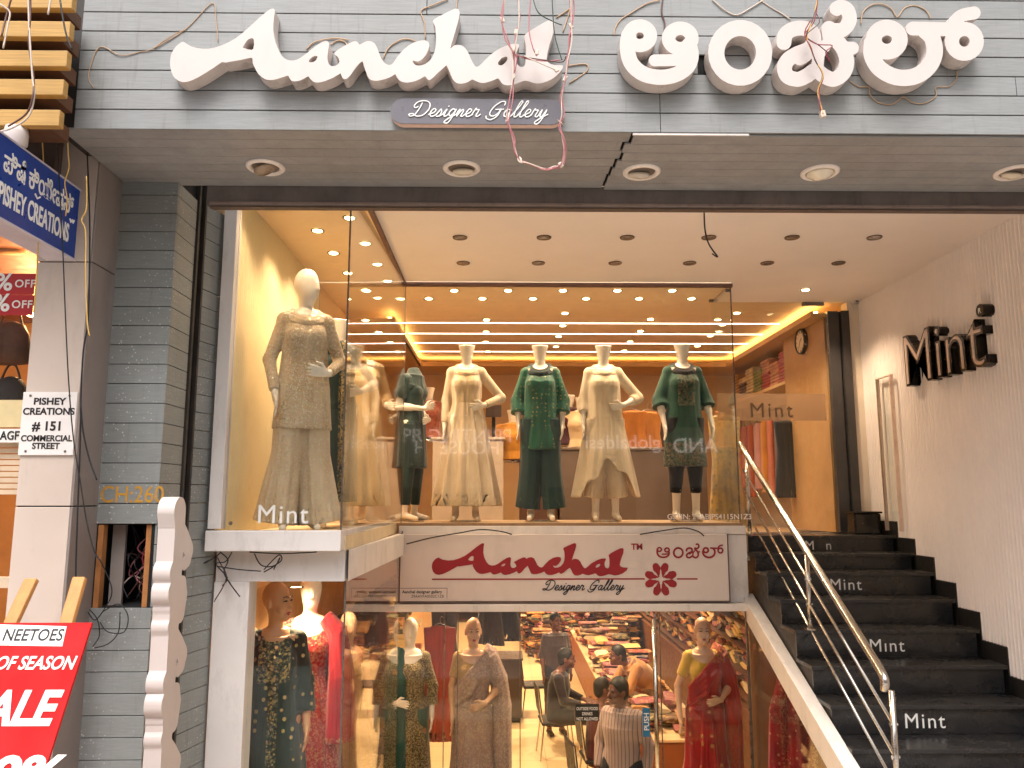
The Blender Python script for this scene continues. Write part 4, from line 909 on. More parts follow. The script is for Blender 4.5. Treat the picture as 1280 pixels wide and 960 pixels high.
# ------------------------------------------------ garments
def arm_sleeve(F, J, s_, length, r0, r1, k=.02):
    """sleeve that covers the given share of the arm (1 = to the wrist)"""
    a, b, c = J['sh' + s_], J['el' + s_], J['wr' + s_]; L1 = np.linalg.norm(b - a); L2 = np.linalg.norm(c - b); Lt = length * (L1 + L2)
    if Lt <= L1: F.cap(a, a + (b - a) * Lt / L1, r0, r1, k, 0)
    else:
        t = (Lt - L1) / L2; rm = r0 + (r1 - r0) * .5; F.cap(a, b, r0, rm, k); F.cap(b, b + (c - b) * t, rm, r1, k, 0)
def g_kurta(J, hem, hw, hb, sleeve=.8, cuff=.05, fold=(9, 0, .05), waist=.150, neck='v', slant=None, h=.0095, seed=0, loose=0):
    sp = J['sp']; z = [1.425, 1.385, 1.27, 1.10, .94, hem]
    base = [V3(0, .005, 1.425), V3(0, .005, 1.385), V3(0, -.012, 1.27), V3(0, -.004, 1.10), V3(0, 0, .94), V3(0, 0, hem)]
    arms = [J[k_] for k_ in ('elL', 'elR', 'wrL', 'wrR')]
    lo = np.min(arms + [V3(-hw, -hb, hem)], 0) - .14; hi = np.max(arms + [V3(hw, hb, 1.5)], 0) + .14; lo[2] = min(hem, lo[2] + .1) - .05 if slant is None else hem - .05
    F = Field(lo, hi, h); l_ = loose
    F.loft(base, [.095, .155, .152 + l_, waist - .008 + l_, .18 + l_ * .6, hw], [.065, .09, .115 + l_, .104 + l_, .125 + l_ * .6, hb], .02, fold, slant, .012, seed)
    for q in (-1, 1): F.ell((q * .062, -.080, 1.275), (.064, .055, .070), .035)
    for q in (-1, 1): F.cap((q * .07, .008, 1.413), (q * .146, .01, 1.392), .055, .056, .02)
    if sleeve > 0:
        for s_ in 'LR': arm_sleeve(F, J, s_, sleeve, .054, cuff)
    if neck == 'v': F.cap((0, -.02, 1.5), (0, -.02, 1.52), .01, .01); F.carve((0, -.07, 1.45), (.062, .10, .10)); F.carve((0, .0, 1.47), (.075, .07, .05))
    elif neck == 'round': F.carve((0, -.035, 1.465), (.088, .09, .07))
    elif neck == 'wide': F.carve((0, -.05, 1.45), (.115, .11, .11)); F.carve((0, .0, 1.47), (.11, .09, .06))
    return F
def g_pants(J, r_hip=.115, r_knee=.10, r_hem=.11, hem=.1, fold=(7, .02, .09), top=1.0, h=.0095, seed=1):
    F = Field((-.42, -.26, hem - .05), (.42, .28, top + .05), h)
    F.loft([V3(0, 0, top), V3(0, 0, .84)], [.15, .185], [.11, .13], .02)
    for s_ in 'LR':
        q = -1 if s_ == 'L' else 1
        F.loft([J['hp' + s_] + V3(0, 0, .03), J['kn' + s_], V3(J['an' + s_][0] + q * (r_hem - .05) * .5, J['an' + s_][1] - .01, hem)], [r_hip, r_knee, r_hem], [r_hip, r_knee, r_hem * .95], .015, fold, None, .012, seed + q)
    return F
def g_scarf(J, r=.035, drop=None, h=.0085):
    """cloth wound once around the neck, with ends that hang down the back or the front"""
    F = Field((-.26, -.30, .5 if drop else 1.3), (.26, .24, 1.62), h); P = []
    for i in range(25):
        q = 2 * math.pi * i / 24; f_ = (1 + math.cos(q)) / 2; P.append(V3(.082 * math.sin(q), .045 - .12 * f_, 1.475 - .085 * f_))
    F.chain(P, [r * .7] * 25, .008); F.chain([p * V3(1.35, 1.0, 1) + V3(0, -.02, -.035) for p in P], [r * .55] * 25, .006); F.chain([p * V3(1.15, 1.0, 1) + V3(0, -.024, -.018) for p in P], [r * .5] * 25, .004)
    for q in (-1, 1): F.chain([V3(q * .09, .03, 1.45), V3(q * .10, .12, 1.36), V3(q * .08, .15, 1.1)], [r, r * .9, r * .9], .02)
    if drop: F.chain([V3(.0, -.12, 1.43), V3(.02, -.165, 1.3), V3(.03, -.16, drop)], [r, r * .9, r], .02)
    return F
def figure(kind, label, cat, x, y, z, yaw=0, s=1.0, group=None):
    t = thing(kind, label, cat, (x, y, z), group, yaw); t.scale = (s * (.93 if kind == 'mannequin' else 1), s * (.93 if kind == 'mannequin' else 1), s); return t
SKIN_W = mat('white mannequin shell', '#e4d8c8', .35, var=.03, scale=2); SKIN_G = mat('tan mannequin shell', '#c08a60', .35, var=.05, scale=2)
SKIN_F = mat('flesh mannequin shell', '#c89c7c', .35, var=.05); SKIN_P = mat('brown skin', '#6a4030', .5, var=.1)
GRP = 'dressed mannequins in the shop windows'
def mann(label, x, y, z, yaw, J, head, skin, parts, s=1.0, marks=False, stand=True, body_h=.0072):
    t = figure('mannequin', label, 'mannequin', x, y, z, yaw, s, GRP); T = None
    bo = field_obj('body', make_body(J, head, h=body_h), skin, t, T)
    for nm, F, m in parts: field_obj(nm, F, m, t, T)
    if marks: face_marks(J, bo, T)
    if stand:
        mb = MB(); mb.lathe([(.16, 0), (.16, .008), (.15, .012)], (0, .02, 0), 28); rawobj('base_plate', mb, M_steel, t, False)
    return t
AT = lambda px, y: at(px, 622, y).x
HIP_R = dict(elR=(.36, .07, 1.16), wrR=(.185, -.09, 1.075), hdR=V3(-1, -.25, -.2), upR=V3(0, -.3, 1))
HIP_L = dict(elL=(-.36, .07, 1.16), wrL=(-.185, -.09, 1.075), hdL=V3(1, -.25, -.2), upL=V3(0, -.3, 1))
# upper corner window
f1 = fabric('beige beadwork', '#d2bb9c', '#b4966e', '#f6ead4', allover=.9, sc=55, marks=((2, .55, .6, 1.0),)); f1b = fabric('beige net', '#e2cdb0', '#c8aa86', '#f6e8cc', allover=.5, sc=45)
J = pose(hyaw=.75, elL=(-.24, .02, 1.12), wrL=(-.20, -.10, .88), hdL=V3(.12, -.2, -1), elR=(.26, .05, 1.13), wrR=(.15, -.17, 1.02), hdR=V3(-1, -.35, .1), upR=V3(0, -.2, 1))
mann('faceless white mannequin in beige beaded tunic and flared trousers nearest the tall corner window', AT(374, 5.3), 5.3, SILL, .35, J, 'egg', SKIN_W,
     [('tunic', g_kurta(J, .66, .205, .155, .95, .034, (8, 0, .03), .172), f1), ('flared_trousers', g_pants(J, .095, .105, .15, .06, (8, .02, .09)), f1b), ('scarf', g_scarf(J, .03), f1b)], 1.03)
f2 = fabric('bottle green silk', '#16302e', '#0c1e1e', '#c8a860', marks=((0, -.02, .03, .9),)); J = pose(**HIP_R)
mann('white mannequin in long dark green dress half hidden behind the corner joint', AT(417, 6.0), 6.0, SILL, .5, J, 'cut', SKIN_W, [('dress', g_kurta(J, .2, .20, .16, .2, .06, (9, 0, .06)), f2), ('scarf', g_scarf(J, .04, .5), f2)], .97)
f3 = fabric('gold tissue', '#c2a06c', '#a48456', '#e8c880', allover=.3, sheer=.0); J = pose(elR=(.25, .03, 1.14), wrR=(.15, -.17, 1.04), hdR=V3(.3, -1, -.1), upR=V3(0, .2, 1))
mann('mannequin in gold tissue gown deep inside the corner window', AT(452, 6.75), 6.75, SILL, .6, J, 'none', SKIN_W, [('gown', g_kurta(J, .16, .30, .2, .9, .042, (9, 0, .09)), f3)], .97)
# the row in the centre window
f4 = fabric('dark green crepe', '#12302c', '#0a1c1c', '#a08850'); J = pose(elL=(-.2, .06, 1.12), wrL=(-.06, -.17, 1.1), hdL=V3(1, -.3, .35), upL=V3(0, -.2, 1), elR=(.2, .06, 1.13), wrR=(.05, -.17, 1.0), hdR=V3(-1, -.2, -.2), upR=V3(0, -.2, 1))
mann('mannequin in plain dark green dress turned sideways at the left end of the middle window', AT(514, 7.62), 7.62, SILL, 1.15, J, 'none', SKIN_W,
     [('dress', g_kurta(J, .52, .17, .16, .35, .06, (7, 0, .04), .14, 'none'), f4), ('leggings', g_pants(J, .1, .07, .05, .16, (5, 0, .02)), f4), ('scarf', Field((-.3, -.3, .75), (.3, .3, 1.62), .009).loft([V3(0, .0, 1.52), V3(0, -.01, 1.42), V3(0, -.005, 1.33), V3(0, .07, 1.1), V3(0, .09, .8)], [.06, .13, .175, .12, .10], [.055, .10, .125, .06, .05], .02, (7, .02, .08)), f4)], .98)
f5 = fabric('cream chanderi', '#d6c0a4', '#bca488', '#e6c070', marks=((2, 1.10, 1.42, 1.0, .085, -.02), (2, .12, .2, .6)), sc=70); J = pose(**HIP_R)
mann('headless style mannequin in floor length cream gown with hand on hip beside a dark screen', AT(582, 7.62), 7.62, SILL, .05, J, 'cut', SKIN_W,
     [('gown', g_kurta(J, .14, .34, .24, .98, .034, (10, 0, .12), .15), f5), ('scarf', g_scarf(J, .03), f5)], 1.04)
f6 = fabric('emerald silk', '#126048', '#0a3c30', '#b8a060', dots=.8, dotsc=24, rough=.45); f6b = fabric('teal trousers', '#173c3c', '#0e2a2c'); f6c = fabric('dark teal scarf', '#0d2a28', '#081818'); J = pose(elL=(-.235, .03, 1.13), wrL=(-.22, -.04, .9), elR=(.235, .03, 1.13), wrR=(.22, -.04, .9))
mann('mannequin in bright emerald kurta with gold dots and dark teal trousers', AT(676, 7.62), 7.62, SILL, -.05, J, 'cut', SKIN_W,
     [('kurta', g_kurta(J, .66, .205, .15, .78, .075, (7, 0, .04), .165, 'v', loose=.01), f6), ('trousers', g_pants(J, .115, .11, .12, .12, (6, .01, .05)), f6b), ('scarf', g_scarf(J, .036), f6c)], 1.04)
f7 = fabric('ivory cotton', '#e0cdb0', '#c8b294', '#b8964e', marks=((2, 1.30, 1.40, .7, .05, -.02),), sc=80); J = pose(**HIP_R)
mann('mannequin in plain ivory kurta with pointed hem and one hand on hip', AT(757, 7.62), 7.62, SILL, 0, J, 'cut', SKIN_W,
     [('kurta', g_kurta(J, .22, .34, .22, .75, .052, (8, 0, .06), .165, 'round', lambda X, Y: .53 - 1.25 * np.maximum(np.abs(X - .03) - .05, 0) + .04 * np.cos(X * 32), loose=.01), f7), ('trousers', g_pants(J, .115, .10, .10, .22, (6, .01, .04)), f7), ('scarf', g_scarf(J, .028), f7)], 1.04)
f8 = fabric('forest green print', '#1e4a38', '#123024', '#8a6a3c', marks=((2, 1.06, 1.43, 1.0, .085, -.02), (2, .50, .72, 1.0)), sc=48, metal=.2); f8b = fabric('black leggings', '#0c0a12', '#060508'); f8c = fabric('black scarf', '#1a1012', '#0a0608'); J = pose(elL=(-.24, .03, 1.12), wrL=(-.215, -.06, .89), elR=(.24, .03, 1.12), wrR=(.27, -.05, .90))
mann('mannequin in forest green kurta with brown patterned yoke and hem over black leggings', AT(858, 7.62), 7.62, SILL, .05, J, 'cut', SKIN_W,
     [('kurta', g_kurta(J, .50, .225, .16, .66, .085, (6, 0, .03), .165, 'round', loose=.012), f8), ('leggings', g_pants(J, .115, .08, .058, .26, (5, 0, .01)), f8b), ('scarf', g_scarf(J, .034), f8c)], 1.05)
# lower bay
g1 = fabric('dark green velvet', '#0f2a22', '#081812', '#c8a868', marks=((2, 1.16, 1.43, 1.0, .10, -.02), (0, -.03, .03, .8, .2, -.02)), dots=.9, dotsc=17, sc=45); J = pose(hyaw=.95, wrL=(-.20, -.09, .9), elL=(-.235, .03, 1.13))
mann('bald brown faced mannequin in dark green velvet with gold embroidery in the lower bay', AT(352, 5.32), 5.32, -.1, .25, J, 'face', SKIN_G,
     [('kameez', g_kurta(J, .3, .27, .2, .86, .058, (8, 0, .05), .16, 'round'), g1), ('shawl', Field((-.45, -.25, .4), (.1, .3, 1.6), .009).loft([V3(-.12, .02, 1.44), V3(-.2, .02, 1.36), V3(-.25, .06, 1.1), V3(-.27, .07, .5)], [.075, .06, .05, .07], [.12, .10, .09, .10], .02, (7, .02, .1)), fabric('green shawl', '#10302a', '#0a1c18', '#c0a468', dots=.8, dotsc=20))], 1.06, True)
g2 = fabric('crimson brocade', '#a81224', '#7a0a18', '#e0b078', allover=.55, sc=50); g2b = fabric('plain scarlet cloth', '#b80e26', '#8a0a1c', '#e0b078', marks=((2, .66, .72, 1.0), (0, -.02, .03, .9))); J = pose()
mann('white faced mannequin in crimson bridal dress behind the dark green one', AT(393, 5.75), 5.75, -.1, .3, J, 'egg', SKIN_W,
     [('dress', g_kurta(J, .12, .33, .26, .6, .06, (10, 0, .06), .15, 'wide'), g2), ('dupatta', Field((-.05, -.3, .6), (.42, .3, 1.6), .009).loft([V3(.10, -.02, 1.45), V3(.19, -.05, 1.36), V3(.22, -.10, 1.1), V3(.22, -.12, .68)], [.06, .07, .09, .11], [.10, .09, .06, .05], .02, (7, .02, .08)), g2b)], 1.07)
g3 = fabric('dull gold lace', '#a87a48', '#7e5830', '#e0b870', allover=.6, sc=60); J = pose(wrL=(-.28, -.03, .9))
mann('mannequin in dull gold lace gown deep in the lower bay', AT(440, 6.7), 6.7, -.35, .4, J, 'egg', SKIN_F, [('gown', g_kurta(J, .12, .34, .26, .0, .06, (10, 0, .08), .14, 'wide'), g3)], .98)
g4 = fabric('bronze sequins', '#6a5430', '#3a3018', '#e8d090', allover=.95, sc=75, metal=.8); g4b = fabric('deep teal dupatta', '#0c4a40', '#083028', '#d08a60', dots=.9, dotsc=7); J = pose(elR=(.23, .03, 1.13), wrR=(.225, -.05, .9), elL=(-.25, .04, 1.14), wrL=(-.14, -.17, 1.03), hdL=V3(1, -.3, -.05), upL=V3(0, -.2, 1))
mann('white egg headed mannequin in bronze sequined dress with teal dupatta', AT(516, 7.55), 7.55, -.56, .1, J, 'egg', SKIN_W,
     [('dress', g_kurta(J, .3, .23, .18, .85, .052, (8, 0, .03), .155, 'wide'), g4), ('dupatta', Field((-.3, -.32, .3), (.06, .25, 1.6), .009).loft([V3(-.10, .0, 1.44), V3(-.12, -.06, 1.38), V3(-.13, -.15, 1.2), V3(-.13, -.17, .36)], [.06, .075, .09, .105], [.09, .07, .035, .035], .02, (6, .03, .1)), g4b), ('salwar', g_pants(J, .11, .1, .1, .1), g4b)], 1.0)
def saree(lb, px, y, z, yaw, skin, J, m_s, m_p, m_b, side, marks, s=1.0, w=.28):
    """side=+1: the cloth crosses up to the shoulder at picture right"""
    sk_ = Field((-.5, -.4, .0), (.5, .4, 1.2), .0095).loft([V3(0, 0, 1.06), V3(0, 0, .92), V3(0, 0, .5), V3(0, -.01, .04)], [.15, .195, .215, w], [.115, .14, .165, w * .8], .02, (9, .012, .055), None, .012, 2)
    for q in range(4): sk_.cap((-.04 + .025 * q, -.12, 1.02), (-.10 + .05 * q, -.20 - .01 * (q % 2), .1), .012, .03, .012)
    bl = g_kurta(J, 1.10, .145, .11, .33, .056, None, .13, 'wide')
    p = Field((-.5, -.4, .35), (.5, .4, 1.6), .009)
    p.loft([V3(0, 0, .98), V3(0, -.005, 1.10), V3(0, -.015, 1.27), V3(0, .0, 1.385), V3(0, .0, 1.43)], [.19, .155, .18, .188, .13], [.135, .125, .145, .115, .08], .02, (11, .012, .012))
    for q in (-1, 1): p.ell((q * .066, -.092, 1.27), (.074, .064, .078), .03)
    nx, nz = -.62 * side, .78; p.half((nx, 0, nz), nz * 1.22 + nx * 0.0, None, None)
    q = side
    p.loft([V3(q * .125, -.02, 1.425), V3(q * .175, .0, 1.40), V3(q * .255, .03, 1.20), V3(q * .285, .03, .95), V3(q * .27, .05, .4)], [.07, .075, .085, .095, .11], [.125, .11, .10, .10, .11], .025, (8, .02, .07))
    for i in range(5):   # pleats that run from the hip up over the chest
        t0 = V3(-q * .17, -.10, 1.0 + .035 * i); t1 = V3(-q * .02, -.165 + .004 * i, 1.10 + .05 * i); t2 = V3(q * .14, -.10, 1.40 + .012 * i)
        p.chain([t0, t1, t2], [.016, .018, .016], .014)
    return mann(lb, AT(px, y), y, z, yaw, J, 'face', skin, [('blouse', bl, m_b), ('saree_skirt', sk_, m_s), ('saree_drape', p, m_p)], s, marks)
g5 = fabric('mauve embroidered net', '#a88a80', '#8a6e68', '#e8d0a8', allover=.5, sc=44, metal=.3); g5b = fabric('gold blouse', '#b08a4a', '#8a6a34', '#e0c078', allover=.4)
J = pose(hyaw=.12, elL=(-.21, .03, 1.13), wrL=(-.20, -.06, .88), elR=(.27, .02, 1.14), wrR=(.13, -.18, 1.03), hdR=V3(-1, -.3, -.35), upR=V3(0, -.4, 1))
saree('bald tan faced mannequin in mauve embroidered saree with gold blouse', 593, 7.55, -.56, 0, SKIN_F, J, g5, g5, g5b, 1, True)
g6 = fabric('scarlet silk brocade', '#a41014', '#74080e', '#d89a50', dots=.8, dotsc=11, marks=((2, .0, .35, .55),), rough=.35); g6p = fabric('scarlet silk drape', '#a81212', '#780a0e', '#d8984a', marks=((2, 1.36, 1.6, .9), (2, .38, .8, .5)), rough=.32); g6b = fabric('mustard blouse', '#c8a030', '#a88020')
J = pose(hyaw=-.1, elL=(-.25, .05, 1.12), wrL=(-.26, -.05, .88), elR=(.27, .02, 1.14), wrR=(.12, -.18, 1.05), hdR=V3(-1, -.3, -.2), upR=V3(0, -.4, 1))
saree('bald mannequin in scarlet silk saree with mustard blouse beside the stair edge', 872, 7.55, -.56, 0, SKIN_F, J, g6, g6p, g6b, 1, True, 1.0, .32)
g7 = fabric('red sequined bridal cloth', '#9a0f1e', '#6e0a16', '#dca070', dots=.9, dotsc=16, marks=((2, 1.0, 1.06, 1.0), (0, -.20, -.13, .95), (0, .10, .16, .95), (2, .04, .25, .9)), sc=50); J = pose(wrL=(-.26, -.05, .9))
mann('headless mannequin form in red sequined bridal lehenga under the stairs', AT(985, 6.75), 6.75, -.35, -.3, J, 'none', SKIN_W,
     [('lehenga', g_kurta(J, .1, .42, .34, .5, .06, (12, 0, .05), .15, 'round'), g7), ('veil', Field((-.40, -.3, .3), (.05, .3, 1.55), .009).loft([V3(-.06, .0, 1.43), V3(-.15, -.02, 1.36), V3(-.22, -.08, 1.1), V3(-.25, -.12, .36)], [.07, .07, .09, .11], [.11, .1, .07, .06], .02, (7, .02, .08)), g7)], .82)
# ---------------------------------------------------------------- neighbouring shop at the left
NB = thing('neighbour_shop', 'neighbouring shop with pale tiled column, yellow wooden slats and warm lit inside', 'building', (-2.6, 3.9, 0))
DC = 3.95
cl_, cr_ = at(33, 480, DC).x, at(103, 480, DC).x
j1, j2 = at(60, 327, DC).z, at(60, 633, DC).z
M_tile = mat('pale beige tile', '#c9b9ae', .4, var=.05, scale=2, dirt=.2); M_tileg = mat('grey tile', '#8a807c', .45, var=.06, scale=2, dirt=.25)
mb = MB(); mg = MB()
for za, zb in ((0, j2 - .003), (j2 + .003, j1 - .003), (j1 + .003, 5)):
    mb.box(cl_, cr_ - .012, DC, DC + .014, za, zb); mg.box(cr_ - .011, cr_, DC + .001, 4.6, za, zb)
obj('column_facing', mb, M_tile, NB, bev=.003); obj('column_side', mg, M_tileg, NB, bev=.003)
mb = MB(); mb.box(cl_ + .002, cr_ - .012, DC + .015, 4.6, 0, 5); obj('column_core', mb, M_dark, NB)
mb = MB(); mb.box(-6, cl_, 6.6, 6.7, 0, 5); mb.box(-6, cl_, 4.1, 6.6, -.0, .25); obj('inner_wall', mb, mat('amber inner wall', '#b07838', .6), NB)
mb = MB(); mb.box(-6, cl_ + .04, 3.62, 6.6, 3.78, 3.84); obj('inner_ceiling', mb, mat('brown inner ceiling', '#7a4a34', .6), NB)
mb = MB(); xs_ = at(22, 700, 4.05).x; mb.box(-6, cl_ - .001, 4.0, 4.06, at(20, 735, 4.0).z, at(20, 722, 4.0).z); obj('shutter_bar', mb, mat('beige shutter', '#c8b49c', .5), NB)
mb = MB()
for i in range(11): z = at(15, 618, 4.05).z + i * .03; mb.box(-6, cl_ - .001, 4.05, 4.07, z, z + .024)
obj('shutter', mb, mat('ribbed shutter', '#d0b89c', .5), NB)
mb = MB(); mb.box(-6, cl_ - .001, 4.02, 4.06, at(15, 534, 4.02).z, at(15, 500, 4.02).z); obj('window_rail', mb, mat('cream rail', '#e0cc9c', .4), NB)
mb = MB(); pane(mb, (-6, 4.045), (cl_ - .002, 4.045), at(15, 500, 4.02).z + .005, 3.5); obj('glass_pane', mb, M_glass, NB)
mb = MB(); mb.box(-6, at(80, 40, 3.62).x, 3.64, 3.70, 3.86, 5.2); obj('upper_panel', mb, mat('dark brown panel', '#3a2820', .6), NB)
mb = MB(); mb.box(x0 - .12, x0 - .012, 3.58, 3.9, 4.07, 5.6); obj('gap_board', mb, mat('dark gap board', '#2c2420', .6), NB)  # added board, stands in for the dark gap beside the fascia
M_slat = mat('yellow pine', '#b48c4c', .5, var=.2, scale=10, stretch=(.5, 4, 14))
for py0, py1, pxr_ in ((-8, 10, 91), (26.5, 46, 88), (63, 83, 84.5), (99, 118.5, 80), (137, 157, 75)):
    a = at(pxr_, py0, 3.32); b = at(pxr_, py1, 3.32); mb = MB(); mb.box(-4.2, a.x, 3.32, 3.36, b.z, a.z); s_ = obj('wooden_slat', mb, M_slat, NB, bev=.003)
    mb = MB(); mb.box(-4.2, a.x - .055, 3.361, 3.50, b.z + .004, a.z - .004); obj('slat_fin', mb, mat('brown fin', '#5a3a24', .6, var=.2), s_)
for i, (x, y, z) in enumerate(((-2.75, 4.8, 3.6), (-3.3, 5.4, 3.6), (-3.2, 4.6, 1.6))):
    l = bpy.data.lights.new('lamp_glow', 'POINT'); l.energy = 22; l.color = (1, .58, .25); l.shadow_soft_size = .06
    lo = bpy.data.objects.new('lamp_glow', l); COL.objects.link(lo); lo.location = (x, y, z - .08)
    t = thing('pendant_lamp', 'warm globe lamp hanging inside the neighbouring shop, number %d from the column' % (i + 1), 'lamp', (x, y, z), 'globe lamps in the neighbouring shop')
    lo.parent = t; lo.location = (0, 0, -.09)
    mb = MB(); mb.lathe([(.004, .18), (.004, .03), (.03, .03), (.045, 0), (.03, -.035), (.0, -.045)], (x, y, z), 16); obj('globe', mb, emit('amber globe', '#ffc070', 8), t, smooth=True)
# hats and bags in the neighbour's window
mb = MB()
def bag(x, y, z, w, h, col, lb, hood=False):
    t = thing('hanging_bag', lb, 'bag', (x, y, z)); mb = MB(); mb.lathe([(w * .2, 0), (w * .48, h * .04), (w * .5, h * .3), (w * .42, h * .7), (w * .3, h * .9), (w * .1, h)], (x, y, z), 18); mb.v = [(x + (a - x), y + (b - y) * .45, c_) for a, b, c_ in mb.v]
    obj('pouch', mb, mat('leather ' + col, col, .6, var=.3, scale=14, bump=.3), t, smooth=True)
    mb = MB(); mb.tube(catmull([(x - w * .25, y, z + h * .9), (x - w * .1, y, z + h * 1.3), (x + w * .1, y, z + h * 1.3), (x + w * .25, y, z + h * .9)], 5), .006); obj('strap', mb, mat('strap ' + col, col, .6), t)
p = at(10, 452, 4.5); bag(p.x, 4.5, p.z - .02, .26, .26, '#5a3a28', 'brown leather bag hanging below the red posters')
p = at(12, 492, 4.5); bag(p.x, 4.5, p.z - .1, .22, .2, '#26242a', 'dark slouchy bag below the brown leather bag')
p = at(12, 318, 4.6); bag(p.x, 4.6, p.z, .2, .22, '#a87a50', 'tan bag hanging behind the blue sign')
for i, (p0_, p1_, lb) in enumerate((((0, 342), (42, 368), 'upper red discount poster in the neighbouring window'), ((-2, 368.5), (40, 394), 'lower red discount poster in the neighbouring window'))):
    a, b = at(p0_[0], p0_[1], 4.0), at(p1_[0], p1_[1], 4.0); t = thing('poster', lb, 'poster', (b.x, 4.0, b.z))
    mb = MB(); mb.box(a.x - .25, b.x, 4.0, 4.004, b.z, a.z); obj('sheet', mb, mat('red poster', '#b0141c', .5, var=.06), t)
    obj('poster_lettering', text('%', .13, (at(-6 - i, 362, 4.0).x, 3.9985, b.z + .022), (1, 0, 0), (0, 0, 1), .001, .02), M_wl, t)
    obj('poster_lettering', text('OFF', .058, (at(18 - i * 1.5, 362, 4.0).x, 3.9985, b.z + .038), (1, 0, 0), (0, 0, 1), .001, .015, sp=1.1), M_wl, t)
a, b = at(-30, 536, 4.0), at(27, 553, 4.0); t = thing('label_strip', 'white strip with a code in black letters in the neighbouring window', 'label', (b.x, 4.0, b.z))
mb = MB(); mb.box(a.x, b.x, 4.0, 4.01, b.z, a.z); obj('strip', mb, M_wl, t); obj('code_lettering', text('AGFT619', .062, (at(0, 549, 4.0).x, 3.9985, at(0, 549.5, 4.0).z), (1, 0, 0), (0, 0, 1), .001, .02, sx=.82), M_blk, t)
# blue projecting sign
BX = at(97, 280, 3.83).x
t = thing('projecting_sign', 'blue projecting shop sign with white letters on the pale column', 'sign', (BX, 3.7, 3.5))
zt_, zb_ = at(98, 238, 3.83).z, at(92, 325, 3.83).z
ye = 2.3
mb = MB(); mb.box(BX - .13, BX, ye, 3.83, zb_, zt_); obj('box', mb, mat('blue sign face', '#173a8c', .35, var=.05), t, bev=.004)
mb = MB(); mb.box(BX - .134, BX + .004, ye, 3.834, zb_ - .004, zb_ + .006); mb.box(BX - .134, BX + .004, ye, 3.834, zt_ - .004, zt_ + .004); obj('edge_trim', mb, mat('pale trim', '#b8b4c0', .4), t)
u_ = (0, 1, 0)
pz = atx(0, 240, BX); hz = zt_ - zb_
obj('sign_lettering', text('PISHEY CREATIONS', .128, (BX + .0005, 3.21, zb_ + .07), u_, (0, 0, 1), .002, .02, sx=.49), M_wl, t)
obj('regional_lettering', text('ಪಿಷೆ ಕಿಯೇಷನ್', .125, (BX + .0005, 3.225, zb_ + .215), u_, (0, 0, 1), .002, .012, sx=.66), M_wl, t)
mb = MB(); mb.tube([(BX + .002, 3.46, zb_ + .2), (BX + .002, 3.48, zb_ + .185), (BX + .002, 3.50, zb_ + .20)], .004); mb.tube([(BX + .002, 3.755, zb_ + .19), (BX + .002, 3.765, zb_ + .175), (BX + .002, 3.775, zb_ + .19), (BX + .002, 3.785, zb_ + .178), (BX + .002, 3.792, zb_ + .195)], .004); obj('subscript_lettering', mb, M_wl, t)
# address plate
a, b = at(34, 490, DC - .01), at(99, 569, DC - .01); t = thing('address_plate', 'white address plate with black lettering screwed to the pale column', 'sign', (cl_, DC, b.z))
a.x = cl_ - .004; b.x = cl_ + (at(98, 530, DC).x - at(31, 530, DC).x)
mb = MB(); mb.box(a.x, b.x, DC - .012, DC - .001, b.z, a.z); obj('plate', mb, mat('white plate', '#e4dedc', .35, var=.03), t, bev=.002)
xm = (a.x + b.x) / 2; H_ = a.z - b.z
for s_, f, sz, w_ in (('PISHEY', .80, .048, 1.1), ('CREATIONS', .64, .048, 1.0), ('# 151', .39, .064, 1.0), ('COMMERCIAL', .22, .042, .96), ('STREET', .10, .042, 1.0)):
    obj('plate_lettering', text(s_, sz, (xm, DC - .0125, b.z + H_ * f), (1, 0, 0), (0, 0, 1), .001, .03, 'CENTER', sx=w_), M_blk, t)
mb = MB()
for fx in (.14, .86):
    for fz in (.06, .94): mb.lathe([(.006, -.003), (.006, 0)], (a.x + (b.x - a.x) * fx, DC - .012, b.z + H_ * fz), 10, 'y')
obj('screw', mb, M_steel, t)
# surveillance camera over the blue sign
p = at(20, 172, 3.35); t = thing('security_camera', 'white dome security camera over the blue sign', 'security camera', p)
mb = MB(); mb.lathe([(.0, -.05), (.035, -.048), (.048, -.03), (.05, .02), (.045, .045), (.0, .05)], (p.x + .0, p.y, p.z), 20); obj('housing', mb, M_letter, t, smooth=True)
mb = MB(); mb.tube([(p.x, p.y, p.z - .05), (p.x - .005, p.y + .02, p.z - .12), (p.x - .01, p.y + .04, p.z - .17)], .018); obj('arm', mb, M_letter, t, smooth=True)
p = atx(1071, 374, XR - .05); t = thing('security_camera', 'small white security camera where the ribbed wall meets the porch ceiling', 'security camera', p)
mb = MB(); mb.lathe([(.0, -.05), (.03, -.05), (.042, -.03), (.042, .05), (.05, .055), (.05, .062)], (p.x - .02, p.y, p.z + .0), 18); obj('housing', mb, M_letter, t, smooth=True)
mb = MB(); mb.lathe([(.022, -.006), (.022, 0)], (p.x - .02, p.y - .042, p.z - .015), 14, 'y'); obj('lens', mb, M_black, t)
p = at(66, 176, 3.9); t = thing('tube_light', 'short white tube light fixture on the dark edge above the pale column', 'lamp', p); mb = MB(); mb.obox(p, (1, 0, 0), (0, 1, 0), (0, 0, 1), .016, .03, .055); obj('diffuser', mb, M_letter, t, bev=.006); mb = MB(); mb.box(p.x + .0165, p.x + .035, p.y - .03, p.y + .03, p.z - .06, p.z + .06); obj('holder', mb, M_darkmetal, t)
# painted number on the pillar
p = at(124, 628, DP - .001)
t = obj('painted_lettering', text('CH:260', .125, (p.x, DP - .0008, p.z), (1, 0, 0), (0, 0, 1), .0008, .004, sx=.86), mat('yellow paint', '#b8862c', .7, var=.15, scale=30), pc)
